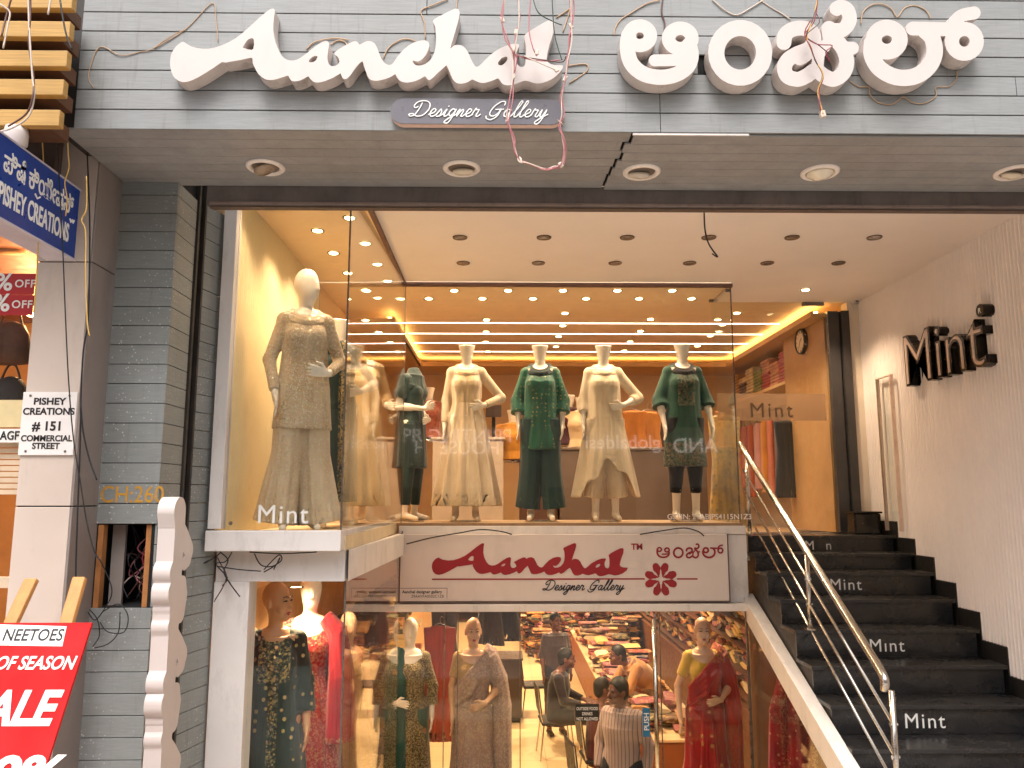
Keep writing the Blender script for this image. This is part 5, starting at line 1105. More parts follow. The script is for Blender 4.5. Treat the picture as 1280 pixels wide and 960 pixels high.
# sale board on its easel
yt, yb_ = 3.1, 2.86; a, b = at(115, 778, yt), at(75, 960, yb_)
vv = (a - Vector((a.x, b.y, b.z))).normalized(); EA = thing('easel', 'light wooden easel behind the red sale board', 'easel', (-2.0, 3.15, 0))
M_wood = mat('light easel wood', '#c0894c', .5, var=.15, scale=8, stretch=(4, 4, .6))
for (pa_, pb__) in (((40, 724), (22, 790)), ((100, 722), (90, 800))):
    A_ = at(pa_[0], pa_[1], yt + .20); Bq = A_ - vv * 1.9; Bq.x += (.10 if pa_[0] > 60 else -.16); dd_ = (A_ - Bq).normalized()
    mb = MB(); mb.obox((A_ + Bq) / 2, (1, 0, 0), Vector((1, 0, 0)).cross(dd_), dd_, .026, .014, (A_ - Bq).length / 2); obj('leg', mb, M_wood, EA, bev=.006)
mb = MB(); mb.obox((-2.02, 3.42, .85), (1, 0, 0), (0, 1, .0), (0, -.42, 1), .024, .014, .95); obj('rear_leg', mb, M_wood, EA, bev=.005)
t = thing('sale_board', 'red sale board with white capitals leaning on the wooden easel', 'sign', (-1.95, 3.0, 1.2))
uu = Vector((1, 0, 0)); nn = uu.cross(vv); WB = .80; HB = 1.15; org = Vector((a.x, yt, a.z)) - uu * WB - vv * HB
mb = MB(); cc = org + uu * WB / 2 + vv * HB / 2 - nn * .006; mb.obox(cc, uu, nn, vv, WB / 2, .006, HB / 2); obj('panel', mb, mat('red board', '#b80e12', .65, spec=.25, var=.04, scale=2), t, bev=.002)
def bp(px, py):   # a point on the board's own face
    d = ray(px, py); k = (org - _c).dot(nn) / d.dot(nn); return _c + d * k
def btext(s_, px, py, px1, py1, hpx, m, bold=.02, italic=0, nm='board_lettering'):
    p_ = bp(px, py); q_ = bp(px1, py1); L0 = max(v[0] for v in text(s_, 1, (0, 0, 0), (1, 0, 0), (0, 1, 0), .001, bold).v); h_ = (bp(px, py - hpx) - p_).length / .72
    sx_ = (q_ - p_).length / (L0 * h_); mbt_ = text(s_, h_, p_ + nn * .001, (1, 0, 0), (0, 0, 1), .001, bold, sx=1)
    T0 = text(s_, h_, (0, 0, 0), (1, 0, 0), (0, 1, 0), .001, bold)
    r_ = MB(); r_.add([p_ + uu * (v[0] * sx_ + v[1] * italic) + vv * v[1] + nn * (v[2] + .0022) for v in T0.v], T0.f); obj(nm, r_, m, t)
mb = MB(); c0, c1 = bp(-40, 806), bp(82, 781); 
q = [bp(-60, 806), bp(78, 808), bp(83.5, 783), bp(-60, 779)]
mb.prism([[((v - org).dot(uu), (v - org).dot(vv)) for v in q]], org, uu, vv, nn * .0008, nn * .0016); obj('white_band', mb, M_wl, t)
btext('NEETOES', 2, 801, 77, 801.5, 14, M_blk, .012)
btext('END OF SEASON', -52, 837, 90, 838.5, 15.5, M_wl, .02, .12)
btext('SALE', -50, 906, 62, 908, 40, M_wl, .035, .12)
btext('50%', -60, 990, 66, 992, 42, M_wl, .035, .12)
# white scroll cut-out standing by the pillar
t = thing('scroll_panel', 'tall white scroll edged cut-out panel standing beside the grey pillar', 'cut-out panel', (-1.65, 3.8, 0))
x0_, x1_ = at(183, 760, 3.72).x, at(205, 760, 3.72).x; zt_ = at(200, 622, 3.74).z; st = [[(3.80, 0, .05), (3.80, zt_ - .1, .05)], [(3.795, zt_ - .065, .062), (3.80, zt_ - .12, .055)]]
z = zt_ - .13
while z > 0:
    st += [[(3.80, z - .02, .05), (3.84, z - .07, .045), (3.875, z - .13, .045), (3.87, z - .17, .036), (3.85, z - .19, .03)], [(3.785, z - .22, .052), (3.785, z - .221, .052)], [(3.782, z - .31, .05), (3.782, z - .32, .05)], [(3.785, z - .385, .03), (3.785, z - .39, .03)], [(3.84, z - .30, .05), (3.86, z - .34, .03), (3.84, z - .42, .045)], [(3.79, z - .47, .045), (3.80, z - .5, .05)]]
    z -= .50
st = [[(3.74 + (y_ - 3.74) * 1.75, max(z_, .0), w_ * 1.1) for y_, z_, w_ in s_] for s_ in st]
mb = MB()
for g in group_loops(stroke_loops(st, .009)): mb.prism([[(y_, max(z_, .002)) for y_, z_ in L] for L in g], (x0_, 0, 0), (0, 1, 0), (0, 0, 1), (0, 0, 0), (x1_ - x0_, 0, 0))
obj('cut_out', mb, M_letter, t, bev=.006)
mb = MB(); mb.box(x0_ - .1, x1_ + .1, 3.72, 3.95, .13, .16); obj('foot_plate', mb, M_letter, t)
# ---------------------------------------------------------------- wires
def wire(name, label, lines, y, r, m, group=None, jit=.012, cat='cable', n=5):
    t = None
    for i, L in enumerate(lines):
        mb = MB(); pts = [at(px, py, (yy[0] if yy else y) + RND.uniform(-jit, jit)) for px, py, *yy in L]; mb.tube(catmull(pts, n), r, 6)
        if t is None: t = thing(name, label, cat, pts[0], group)
        obj('strand', mb, m[i % len(m)] if isinstance(m, list) else m, t, smooth=True)
    return t
M_pink = mat('pink insulated wire', '#b06a70', .5); M_tan = mat('tan wire', '#b89878', .6); M_clear = mat('pale clear wire', '#cbbcae', .4); M_grn = mat('dark green wire', '#2c4038', .5); M_redw = mat('red wire', '#8a2434', .5); M_maroon = mat('brown wire', '#5a3a34', .5); M_yel = mat('yellow wire', '#c8a050', .5)
def q3(L, o=(0, 0)): return [(480 + x / 4 + o[0], y / 4 + o[1]) for x, y in L]
la = [(605, -30), (590, 100), (605, 190), (640, 250), (650, 300), (645, 390), (630, 480), (615, 580), (620, 620), (640, 680), (655, 760), (680, 800), (720, 815), (800, 850), (850, 840), (885, 820), (900, 760), (895, 690), (880, 620), (890, 560), (880, 490), (905, 400), (915, 300), (930, 200), (940, 100), (930, -30)]
def wob(L, a): return [(x + RND.uniform(-a, a), y + RND.uniform(-a, a)) for x, y in L]
t = wire('wire_bundle', 'long loop of pink and pale wires hanging over the plaque', [q3(la), q3(wob(la, 9)), q3(wob(la, 12), (1.2, 1)), q3([(665, -30), (680, 90), (660, 160), (655, 250), (648, 380)]), q3([(672, -30), (676, 90), (668, 160), (650, 260)]), q3([(735, -30), (725, 140), (745, 240), (765, 280)]), q3([(650, 270), (700, 285), (800, 300), (890, 310), (910, 280)]), q3([(660, 275), (720, 295), (800, 305), (880, 300)]), q3([(740, -30), (770, 60), (840, 105), (890, 125)]), q3([(840, -30), (850, 150), (870, 240), (890, 300)]), q3([(700, 280), (790, 320), (860, 350)]), q3([(930, 180), (950, 60), (945, -30)])], 3.40, .0028, [M_pink, M_clear, M_pink, M_pink, M_clear, M_pink, M_maroon, M_pink, M_grn, M_grn, M_clear, M_pink])
for px, py in q3([(660, 160), (650, 250), (648, 385), (618, 598), (684, 800), (882, 612), (884, 825), (905, 395), (592, 100), (765, 262), (860, 348), (935, 130)]):
    p = at(px, py, 3.40); mb = MB(); mb.obox(p, (1, 0, RND.uniform(-1, 1)), (0, 1, 0), (RND.uniform(-1, 1), 0, 1), .009, .006, .013); obj('connector', mb, M_clear, t, bev=.003)
def q4(L): return [(760 + x / 2.4615, y / 2.4615) for x, y in L]
lb_ = [(650, -20), (630, 60), (610, 110), (625, 150), (640, 190), (660, 230), (645, 280), (650, 320), (658, 345)]
t = wire('wire_bundle', 'short bundle of coloured wires with a pale plug hanging over the regional letters', [q4(lb_), q4(wob(lb_, 5)), q4(wob(lb_, 6)), q4([(625, 60), (605, 105), (640, 135), (690, 140), (670, 160), (682, 190)]), q4([(640, 40), (650, 70), (610, 110), (650, 140), (680, 165)])], 3.41, .0026, [M_maroon, M_yel, M_redw, M_redw, M_maroon])
p = at(*q4([(660, 352)])[0], 3.41); mb = MB(); mb.obox(p, (1, 0, .2), (0, 1, 0), (-.2, 0, 1), .013, .01, .017); obj('plug', mb, M_clear, t, bev=.004)
wire('hanging_cable', 'single black cable end hanging under the shutter beam', [[(880, 255), (881, 285), (886, 305), (897, 321), (890, 317)]], 4.44, .0045, M_wire, jit=.0)
def q1(L): return [(x / 4, y / 4) for x, y in L]
YF = DF - .004
wire('string_light', 'thin string light outlining the planks left of the brush script', [q1([(470, 440), (445, 400), (450, 340), (500, 235), (600, 275), (700, 260), (770, 240), (930, 145), (1060, 15), (1080, 100), (1090, 210)]), q1([(770, 240), (840, 190), (920, 150)])], YF, .0022, M_tan, jit=.002, cat='string light')
for i, (L, lb) in enumerate((([(900, 305), (940, 265), (1000, 245), (1080, 235), (1160, 245)], 'over the first small letter'),)):
    wire('string_light', 'tan string light arch ' + lb, [z2(L), z2([(1050, 275), (1090, 250), (1130, 255), (1150, 275)])], YF, .003, M_tan, jit=.002, cat='string light')
wire('string_light', 'tan string light running over the middle of the brush script', [z3([(185, 345), (220, 280), (290, 235), (340, 232), (375, 245)]), z3([(570, -5), (480, 30), (410, 65), (430, 140), (435, 230)]), z3([(618, 50), (622, 20), (628, -10)])], YF, .003, M_tan, jit=.002, cat='string light')
wire('string_light', 'tan string light bends between the brush script and first regional letter', [z3([(1210, 105), (1265, 70), (1290, 60), (1250, 190)]), q3([(915, 330), (1005, 320), (1020, 345), (990, 375), (925, 415)]), k5([(15, 235), (20, 190), (60, 130), (130, 85), (230, 25), (320, 0)])], YF, .003, M_tan, jit=.002, cat='string light')
wire('string_light', 'pale string light hanging in a V above the ring letter', [k5([(670, -5), (735, 55), (800, 95), (850, 95), (920, 55), (1010, 0)]), k5([(980, -5), (1060, 50), (1130, 90), (1190, 130)])], YF, .003, M_clear, jit=.002, cat='string light')
wire('string_light', 'brown string light scallops around the last regional letter', [k6([(545, 135), (555, 70), (600, 30), (660, 22), (715, 50), (748, 95), (790, 45), (850, 32), (910, 60), (935, 105)]), k6([(480, 455), (530, 485), (590, 490), (595, 530), (640, 575), (720, 585), (780, 545), (830, 575), (900, 580), (965, 540), (965, 490), (1040, 485), (1080, 440), (1082, 395)])], YF, .0026, M_tan, jit=.002, cat='string light')
t = wire('wire_bundle', 'knotted pale and brown wires hanging before the yellow slats', [[(35, -10), (36, 20), (38, 60), (41, 100), (43, 118), (36, 145), (15, 160), (-5, 165)], [(38, -10), (38, 20), (36, 55), (42, 95), (41, 120), (33, 142), (10, 158)], [(0, 5), (12, 15), (10, 30), (4, 60)], [(15, -5), (8, 20), (2, 45)], [(64, -5), (60, 18)], [(75, 0), (82, 40), (90, 62)]], 3.2, .004, [M_clear, M_maroon, M_clear, M_maroon, M_clear, M_wire])
wire('hanging_cable', 'long thin black cable hanging down past the address plate', [[(64, -10), (67, 60), (71, 120), (73, 200), (78, 300), (82, 400), (86, 480), (92, 550), (100, 600), (108, 650), (118, 690), (125, 700)]], 3.6, .003, M_wire, jit=.0)
wire('hanging_cable', 'dark cable running down the edge of the pale column', [[(109, 190), (112, 270), (112, 320), (110, 400), (104, 440), (101, 500), (100, 560), (97, 640), (95, 700), (94, 760)], [(101, 505), (104, 540), (112, 575), (121, 600)]], 3.82, .004, M_wire, jit=.0)
wire('string_light', 'yellowed string light dangling over the blue sign and column edge', [[(52, 165), (54, 200), (53, 240), (50, 262), (48, 300), (45, 360), (42, 390)], [(84, 165), (85, 190), (86, 210), (81, 228), (84, 250), (82, 270)], [(108, 220), (108, 260), (102, 275), (107, 290), (107, 340), (109, 400), (112, 420)]], 3.55, .003, M_yel, jit=.0, cat='string light')
t = wire('cable_tangle', 'tangle of black cables at the top of the white bay post', [[(236, 700), (250, 706), (268, 697), (276, 690)], [(268, 690), (276, 705), (283, 720), (278, 735), (270, 748), (268, 752)], [(275, 690), (285, 700), (280, 715), (288, 730), (300, 746)], [(290, 690), (282, 702), (270, 705), (284, 722), (278, 732)], [(272, 708), (300, 712), (326, 714)], [(318, 692), (326, 706), (340, 708), (352, 700), (348, 694), (330, 712)], [(330, 715), (345, 706), (350, 697), (342, 712)], [(312, 690), (350, 692), (396, 690)], [(262, 700), (240, 712), (232, 716), (216, 712)]], 4.78, .0038, [M_wire, M_maroon, M_wire, M_wire, M_wire, M_wire, M_wire, M_wire, M_wire], jit=.03)
t = wire('cable_tangle', 'tangled coloured wires inside the opening of the grey pillar', [[(165, 655), (170, 680), (160, 700), (172, 730), (176, 752)], [(188, 672), (178, 690), (165, 705), (162, 720), (175, 712), (190, 700)], [(180, 660), (184, 690), (176, 715), (183, 745)], [(160, 745), (172, 728), (182, 712), (190, 690), (195, 675)], [(150, 735), (165, 720), (178, 722), (186, 702)], [(185, 680), (178, 700), (188, 722), (180, 740)], [(158, 690), (170, 700), (180, 688), (192, 705)], [(152, 660), (158, 690), (150, 720), (160, 748)], [(192, 665), (172, 685), (186, 700), (170, 722), (188, 735)], [(168, 660), (176, 684), (168, 706), (180, 724), (170, 750)], [(150, 700), (166, 692), (184, 708), (174, 736), (190, 748)]], 4.33, .0035, [M_wire, M_pink, M_wire, M_maroon, M_clear, M_redw, M_wire], jit=.05)
wire('cable_tangle', 'thin black cable coil lying against the planks under the pillar opening', [[(118, 690), (130, 710), (140, 740), (128, 765), (118, 775), (110, 765)], [(112, 762), (122, 775), (124, 795), (116, 808)], [(128, 765), (148, 755), (160, 770), (155, 790), (135, 790), (125, 778)], [(118, 810), (135, 805), (148, 790), (150, 765)]], 4.16, .0028, M_wire, jit=.01)
wire('hanging_cable', 'black cable drooping across the top of the white signboard', [[(508, 680), (540, 672), (575, 666), (600, 662), (625, 664), (640, 668)], [(800, 668), (830, 663), (855, 660), (872, 664), (880, 670)], [(503, 664), (501, 680)]], 7.05, .006, M_wire, jit=.0)
wire('seam_cable', 'thin dark wire hanging from the crack above the first regional letters', [[(829, -5), (827, 15), (831, 30), (828, 50)]], YF, .004, [M_maroon], jit=.003)
# ---------------------------------------------------------------- inside the upper shop
def counter(name, label, x0, x1, y0, y1, z0, z1, m, top=None):
    t = thing(name, label, 'counter', ((x0 + x1) / 2, y0, z0)); mb = MB(); mb.box(x0, x1, y0, y1, z0 + .08, z1 - .03); obj('body', mb, m, t, bev=.004)
    mb = MB(); mb.box(x0 + .03, x1 - .03, y0 + .04, y1 - .02, z0, z0 + .079); obj('plinth', mb, M_dark, t); mb = MB(); mb.box(x0 - .02, x1 + .02, y0 - .02, y1 + .02, z1 - .029, z1); obj('worktop', mb, top or m, t, bev=.005); return t
counter('display_counter', 'light grey display counter behind the cream gown', AT(540, 8.7), AT(629, 8.7), 8.7, 9.3, LAND, 2.97, mat('light grey laminate', '#a89888', .4))
counter('display_counter', 'dark taupe counter behind the ivory and forest green kurtas', AT(700, 8.9), AT(885, 8.9), 8.9, 9.5, LAND, 2.87, mat('taupe laminate', '#5a4a40', .4), mat('taupe top', '#6a584a', .3))
counter('display_counter', 'added dark block standing in for reflections behind the emerald kurta', AT(650, 9.0), AT(697, 9.0), 9.0, 9.5, LAND, 2.75, mat('brown reflection tone', '#4a2c1c', .4))  # added counter-shaped block, stands in for dark reflections in the glass
def bust(label, px, py, y, cloth, h=.55):
    p = at(px, py, y); zt_ = p.z; t = thing('torso_form', label, 'torso form', (p.x, y, zt_)); F = Field((-.26, -.2, .95), (.26, .2, 1.62), .0095)
    F.loft([V3(0, 0, 1.0), V3(0, 0, 1.1), V3(0, -.01, 1.27), V3(0, 0, 1.385), V3(0, .01, 1.43)], [.16, .135, .165, .16, .08], [.12, .105, .13, .095, .06], .02)
    for q in (-1, 1): F.ell((q * .066, -.09, 1.27), (.066, .055, .07), .03)
    for q in (-1, 1): F.cap((q * .15, .01, 1.37), (q * .22, .02, 1.24), .055, .05, .02, 0)
    o = field_obj('blouse', F, cloth, t, None); o.location = (0, 0, -1.0); F = Field((-.12, -.12, 1.36), (.12, .12, 1.62), .008); F.cap((0, .01, 1.4), (0, 0, 1.54), .05, .045, .01); F.cap((0, 0, 1.5), (0, 0, 1.6), .05, .075, .02); F.half((0, 0, 1), 1.585); o = field_obj('neck', F, SKIN_W, t, None); o.location = (0, 0, -1.0)
    mb = MB(); mb.lathe([(.1, 0), (.1, .01), (.02, .015), (.018, .03)], (0, 0, -.03), 18); rawobj('stand', mb, M_steel, t); return t
bust('small torso form in rust coloured blouse on the light grey counter', 535, 548, 8.95, fabric('rust silk', '#8a3418', '#641f0e', '#d8a050', allover=.25))
bust('torso form in mustard yellow kurta behind the emerald one', 641, 575, 9.2, fabric('mustard silk', '#c8861c', '#a0660e'))
bust('torso form in maroon blouse left of the ivory kurta', 712, 556, 9.15, fabric('maroon silk', '#4a1020', '#300a14'))
bust('torso form in cream blouse beside the maroon one', 727, 560, 9.05, fabric('cream blouse', '#d8bc94', '#b89a70'))
p = at(617, 514, 8.95); t = thing('monitor', 'small dark monitor standing on the light grey counter', 'monitor', (p.x, 8.95, 2.97)); mb = MB(); mb.box(p.x - .09, p.x + .09, 8.93, 8.96, p.z - .07, p.z + .07); obj('screen', mb, mat('monitor shell', '#3a2820', .4), t, bev=.005); mb = MB(); mb.box(p.x - .02, p.x + .02, 8.961, 8.98, 2.97, p.z - .02); mb.box(p.x - .06, p.x + .06, 8.93, 9.0, 2.971, 2.98); obj('stand', mb, M_dark, t)
def garment(label, x, y, z, w, L, m, rz=0.0, group='garments on hangers', rail=True):
    t = thing('hanging_garment', label, 'garment', (x, y, z), group, rz); t_m = MB()
    F = Field((-w, -.12, -L - .03), (w, .12, .05), .012); F.loft([V3(0, 0, -.05), V3(0, 0, -.10), V3(0, 0, -L * .45), V3(0, 0, -L)], [w * .35, w * .72, w * .6, w * .85], [.03, .05, .05, .06], .02, (7, .02, .12), None, .01, RND.random() * 6); field_obj('cloth', F, m, t, None)
    mb = MB(); mb.tube(catmull([(0, 0, -.02), (0, 0, .03), (.02, 0, .055), (.035, 0, .035)], 4), .004, 6); mb.tube([(-w * .6, 0, -.09), (0, 0, -.02), (w * .6, 0, -.09)], .006, 6); rawobj('hanger', mb, M_steel, t); return t
gc = [('peach printed', '#d08a5c', '#b0684a'), ('salmon pink', '#d07a78', '#b05a58'), ('burnt orange', '#c0561c', '#983c10'), ('light pink', '#d8a0a0', '#b87878'), ('amber patterned', '#d08a2c', '#a8661a'), ('coral', '#c8603c', '#a04428'), ('wine', '#5a1c28', '#401018'), ('teal grey', '#3c4a50', '#2a343a')]
for i, (nm, a, b) in enumerate(gc):
    garment('%s garment on the side rail seen through the entrance glass' % nm, 3.5, 11.4 - .27 * i, 3.36, .26, .95 + .05 * (i % 3), fabric('rail ' + nm, a, b, '#e0c090', allover=.25 if i % 2 else 0), R(78))
garment('long dark navy garment hanging nearest the tan clock panel', 3.36, 9.12, 3.25, .28, .95, fabric('rail navy', '#1e242c', '#12161c'), R(25))
for i, (nm, px, a, b) in enumerate((('orange', 790, '#c87a1c', '#a05c10'), ('saffron', 812, '#d0862c', '#a8641a'), ('dark brown', 832, '#4a2a1c', '#301a10'))):
    p = at(px, 522, 9.9); garment('%s garment on a hanger behind the taupe counter' % nm, p.x, 9.9 + .1 * i, p.z + .14, .27, .75, fabric('rack ' + nm, a, b), R(-20 + 25 * i))
p = at(905, 530, 8.35); garment('yellow and grey printed garment right of the forest green kurta', p.x, 8.35, p.z + .15, .26, 1.25, fabric('print yellow', '#c8a04c', '#8a7a60', '#5a5a5a', allover=.5, sc=14, metal=0), R(10))
# folded clothes on the wall shelf
cols_ = [('mustard', '#c8901c'), ('brown', '#5a3420'), ('cream', '#dcc89c'), ('olive green', '#7a8a2c'), ('scarlet', '#b82a24'), ('peach', '#d8946c'), ('pink', '#cc6a74')]
for i in range(7):
    yy = 11.35 - .33 * i
    for k in range(7 if i % 2 else 9):
        nm, c_ = cols_[(i + (1 if k > 4 and i % 3 == 1 else 0)) % 7]; nm2 = cols_[(i + (1 if k > 4 and i % 3 == 1 else 0)) % 7][0]
        hgt = .042; mb = MB(); w0 = .15 + RND.uniform(-.012, .012); x_ = 3.44 + RND.uniform(0, .02); y_ = yy + RND.uniform(-.01, .01); z_ = 3.702 + k * (hgt + .001)
        L = [(x_ + .0 + hgt / 2 * (1 - math.cos(R(q))), z_ + hgt / 2 * (1 - math.sin(R(q)))) for q in range(90, -91, -30)]
        L = [(x_ + hgt / 2 - hgt / 2 * math.cos(R(q)), z_ + hgt / 2 + hgt / 2 * math.sin(R(q))) for q in range(-90, 91, 30)] + [(x_ + .28, z_ + hgt), (x_ + .28, z_)]
        mb.prism([L], (0, y_ - w0, 0), (1, 0, 0), (0, 0, 1), (0, 0, 0), (0, 2 * w0, 0))
        prop(obj('folded_cloth', mb, fabric('fold ' + nm2, c_), loc=(x_, y_, z_), smooth=False), 'folded %s cloth in the %s stack from the door on the wall shelf' % (nm2, ORD[6 - i]), 'folded cloth', 'folded clothes on the wall shelf')
# wall clock
p = atx(1004, 427, 3.42); t = thing('wall_clock', 'round wall clock with pale dial on the tan panel inside the entrance', 'clock', (3.41, p.y, p.z))
mb = MB(); mb.lathe([(.145, 3.418), (.145, 3.375), (.128, 3.372), (.126, 3.385)], (0, p.y, p.z), 32, 'x'); obj('case', mb, mat('clock case', '#2c2420', .4), t, smooth=False)
mb = MB(); mb.lathe([(.125, 3.3845), (.125, 3.387)], (0, p.y, p.z), 32, 'x'); obj('dial', mb, mat('clock dial', '#e0d0b0', .4, var=.02), t)
for k in range(12):
    q = R(30 * k); mb = MB(); mb.obox((3.383, p.y + .105 * math.sin(q), p.z + .105 * math.cos(q)), (1, 0, 0), (0, math.cos(q), -math.sin(q)), (0, math.sin(q), math.cos(q)), .001, .004, .011); obj('hour_mark', mb, M_blk, t)
for q, L, w_ in ((R(-60), .06, .005), (R(150), .09, .0035)):
    mb = MB(); mb.obox((3.381, p.y + L / 2 * math.sin(q), p.z + L / 2 * math.cos(q)), (1, 0, 0), (0, math.cos(q), -math.sin(q)), (0, math.sin(q), math.cos(q)), .001, w_, L / 2); obj('hand', mb, M_blk, t)
# acrylic panel and dark box at the head of the stairs
t = thing('acrylic_panel', 'clear acrylic panel standing against the ribbed wall at the head of the stairs', 'panel', (3.68, 7.6, LAND)); a, b = atx(1066, 458, 3.66), atx(1084, 640, 3.66)
mb = MB(); mb.obox((3.66, 7.35, 2.72), (1, 0, 0), (0, 1, 0), (0, 0, 1), .006, .13, .72); obj('sheet', mb, M_glass, t); mb = MB(); mb.obox((3.672, 7.215, 2.72), (1, 0, 0), (0, 1, 0), (0, 0, 1), .018, .004, .725); mb.obox((3.672, 7.484, 2.72), (1, 0, 0), (0, 1, 0), (0, 0, 1), .018, .004, .725); mb.obox((3.672, 7.35, 3.447), (1, 0, 0), (0, 1, 0), (0, 0, 1), .018, .139, .004); obj('edge', mb, mat('acrylic edge', '#d8c0b0', .3), t)
t = thing('black_bin', 'small black bin on the landing beside the ribbed wall', 'bin', (3.5, 7.62, LAND)); mb = MB(); mb.box(3.40, 3.66, 7.56, 7.74, LAND, LAND + .20); obj('body', mb, M_black, t, bev=.015); mb = MB(); mb.box(3.39, 3.67, 7.55, 7.75, LAND + .201, LAND + .22); obj('lid', mb, M_black, t, bev=.006)
# ---------------------------------------------------------------- inside the lower shop
M_chair = mat('black chair seat', '#17141a', .5); M_chrome = M_steel
def chair(label, x, y, rz):
    t = thing('chair', label, 'chair', (x, y, LF), 'black chairs with thin metal legs in the lower shop', rz)
    def P(mb, nm, m, bev=0): o = rawobj(nm, mb, m, t, False); return o
    mb = MB(); mb.box(-.21, .21, -.21, .21, .43, .475); o = P(mb, 'seat', M_chair); bv = o.modifiers.new('b', 'BEVEL'); bv.width = .018; bv.segments = 2
    mb = MB(); mb.obox((0, .235, .74), (1, 0, 0), (0, 1, -.12), (0, .12, 1), .19, .016, .17); o = P(mb, 'backrest', M_chair); bv = o.modifiers.new('b', 'BEVEL'); bv.width = .012
    for sx_ in (-1, 1):
        for sy_ in (-1, 1):
            mb = MB(); top_ = (sx_ * .18, sy_ * .18, .43); mb.tube([(sx_ * .21, sy_ * .23, 0), top_] + ([(sx_ * .18, .215, .56), (sx_ * .18, .255, .9)] if sy_ > 0 else []), .011, 8); P(mb, 'leg', M_chrome)
    return t
chair('black chair with metal legs nearest the glass door', AT(737, 8.6), 8.6, R(100)); chair('black chair under the seated man in dark clothes', AT(692, 11.0), 11.0, R(95)); chair('black chair farthest inside the lower shop', AT(668, 13.0), 13.0, R(95)); chair('black chair behind the maroon clothed customer', AT(745, 9.5), 9.5, R(95))
# heaps of folded sarees
def heap_mat():
    N = NT('assorted folded sarees'); g = N.n('NewGeometry'); c_ = N.ramp(g.outputs['Random Per Island'], [(0, hexc('#7a2c20')), (.12, hexc('#b0763c')), (.24, hexc('#5a3a24')), (.36, hexc('#c8a868')), (.48, hexc('#4a4a34')), (.6, hexc('#94505a')), (.72, hexc('#cbb898')), (.84, hexc('#3a3040')), (.92, hexc('#8a5a38'))], 'CONSTANT')
    d = N.noise(14, N.co(), 5, .7); c_ = N.mix(N.ramp(d, [(.5, 0.0), (.62, .5)]), c_, hexc('#d8b070')); N.set(col=c_, rough=.7); return N.m
M_heap = heap_mat()
def heap(name, label, gen, m=M_heap):
    mb = MB(); gen(mb); return prop(obj(name, mb, m), label, 'folded sarees', None, 'stuff')
def roll(mb, c, ux, uy, hx, hy, hz):
    """one soft folded bundle: a flattened tube with round edges"""
    c = Vector(c); ux = Vector(ux).normalized(); uy = Vector(uy).normalized(); vs = []; n = 8
    for s_ in (-1, 1):
        for k in range(n): q = 2 * math.pi * k / n; vs.append(c + ux * hx * s_ + uy * hy * math.cos(q) + Vector((0, 0, hz * math.sin(q))))
    mb.add(vs, [(k, (k + 1) % n, n + (k + 1) % n, n + k) for k in range(n)] + [tuple(range(n - 1, -1, -1)), tuple(range(n, 2 * n))])
def g_wall(mb):
    y = 8.4
    while y < 20:
        z = LF + .9
        while z < 1.65:
            for k in range(4): roll(mb, (3.42 + RND.uniform(-.06, .03), y + RND.uniform(-.03, .03), z + .03 + .058 * k + RND.uniform(-.01, .01)), (1, RND.uniform(-.2, .2), 0), (0, 1, RND.uniform(-.3, .3)), .22, .15, .034)
            z += .31
        y += .3
    x = -1.7
    while x < 3.3:
        z = LF + .3
        while z < 1.65:
            for k in range(4): roll(mb, (x, 22.4, z + .03 + .058 * k), (0, 1, 0), (1, 0, RND.uniform(-.3, .3)), .2, .15, .034)
            z += .31
        x += .31
heap('folded_sarees', 'wall of assorted folded sarees on shelves along the right side of the lower shop', g_wall)
mb = MB()
z = LF + .9 - .03
while z < 1.7: mb.box(3.1, 3.59, 8.2, 20, z - .02, z); z += .31
t = thing('saree_shelves', 'long brown shelves that carry the folded sarees in the lower shop', 'shelves', (3.3, 8.3, LF)); obj('board', mb, mat('brown shelf', '#5a3620', .5), t)
mb = MB(); mb.box(3.05, 3.59, 8.2, 20, LF, LF + .8); obj('base_cabinet', mb, mat('brown cabinet', '#6a4024', .5), t)
counter('saree_counter', 'long low wooden counter heaped with sarees in the lower shop', 1.45, 2.35, 9.2, 16.5, LF, LF + .72, mat('warm counter wood', '#8a4a24', .5), mat('cream counter cloth', '#d8b48a', .7))
def flat(mb, x, y, z, hx, hy, hz, a):
    u, v = Vector((math.cos(a), math.sin(a), RND.uniform(-.06, .06))), Vector((-math.sin(a), math.cos(a), RND.uniform(-.06, .06))); roll(mb, (x, y, z), u, v, hx, hy, hz)
def pile(mb, x, y, z, n):
    for k in range(n): flat(mb, x + RND.uniform(-.04, .04), y + RND.uniform(-.04, .04), z + .028 + .052 * k, RND.uniform(.15, .2), RND.uniform(.10, .14), .028, RND.choice((0, 1.57)) + RND.uniform(-.25, .25))
def g_top(mb):
    for i in range(75): pile(mb, RND.uniform(1.6, 2.2), 9.4 + 7 * i / 75, LF + .73, RND.choice((1, 2, 3, 5)))
heap('folded_sarees', 'loose sarees heaped over the long low counter in the lower shop', g_top)
def g_back(mb):
    for i in range(70): pile(mb, RND.uniform(.5, 3.0), RND.uniform(17, 21), LF + .05, RND.choice((4, 8, 12, 16, 20)))
heap('folded_sarees', 'big mound of sarees at the back of the lower shop', g_back)
counter('cash_desk', 'dark square desk beside the mauve saree mannequin', AT(618, 12.5), AT(652, 12.5), 12.5, 13.1, LF, LF + .95, mat('dark desk', '#3a2a24', .4))
def g_left(mb):
    for i in range(12):
        for k in range(5): roll(mb, (-1.55, 8.2 + .5 * i, LF + .4 + .4 * k + .1), (1, 0, 0), (0, 1, .1), .2, .16, .05)
heap('folded_sarees', 'stacked sarees along the left wall of the lower shop', g_left)
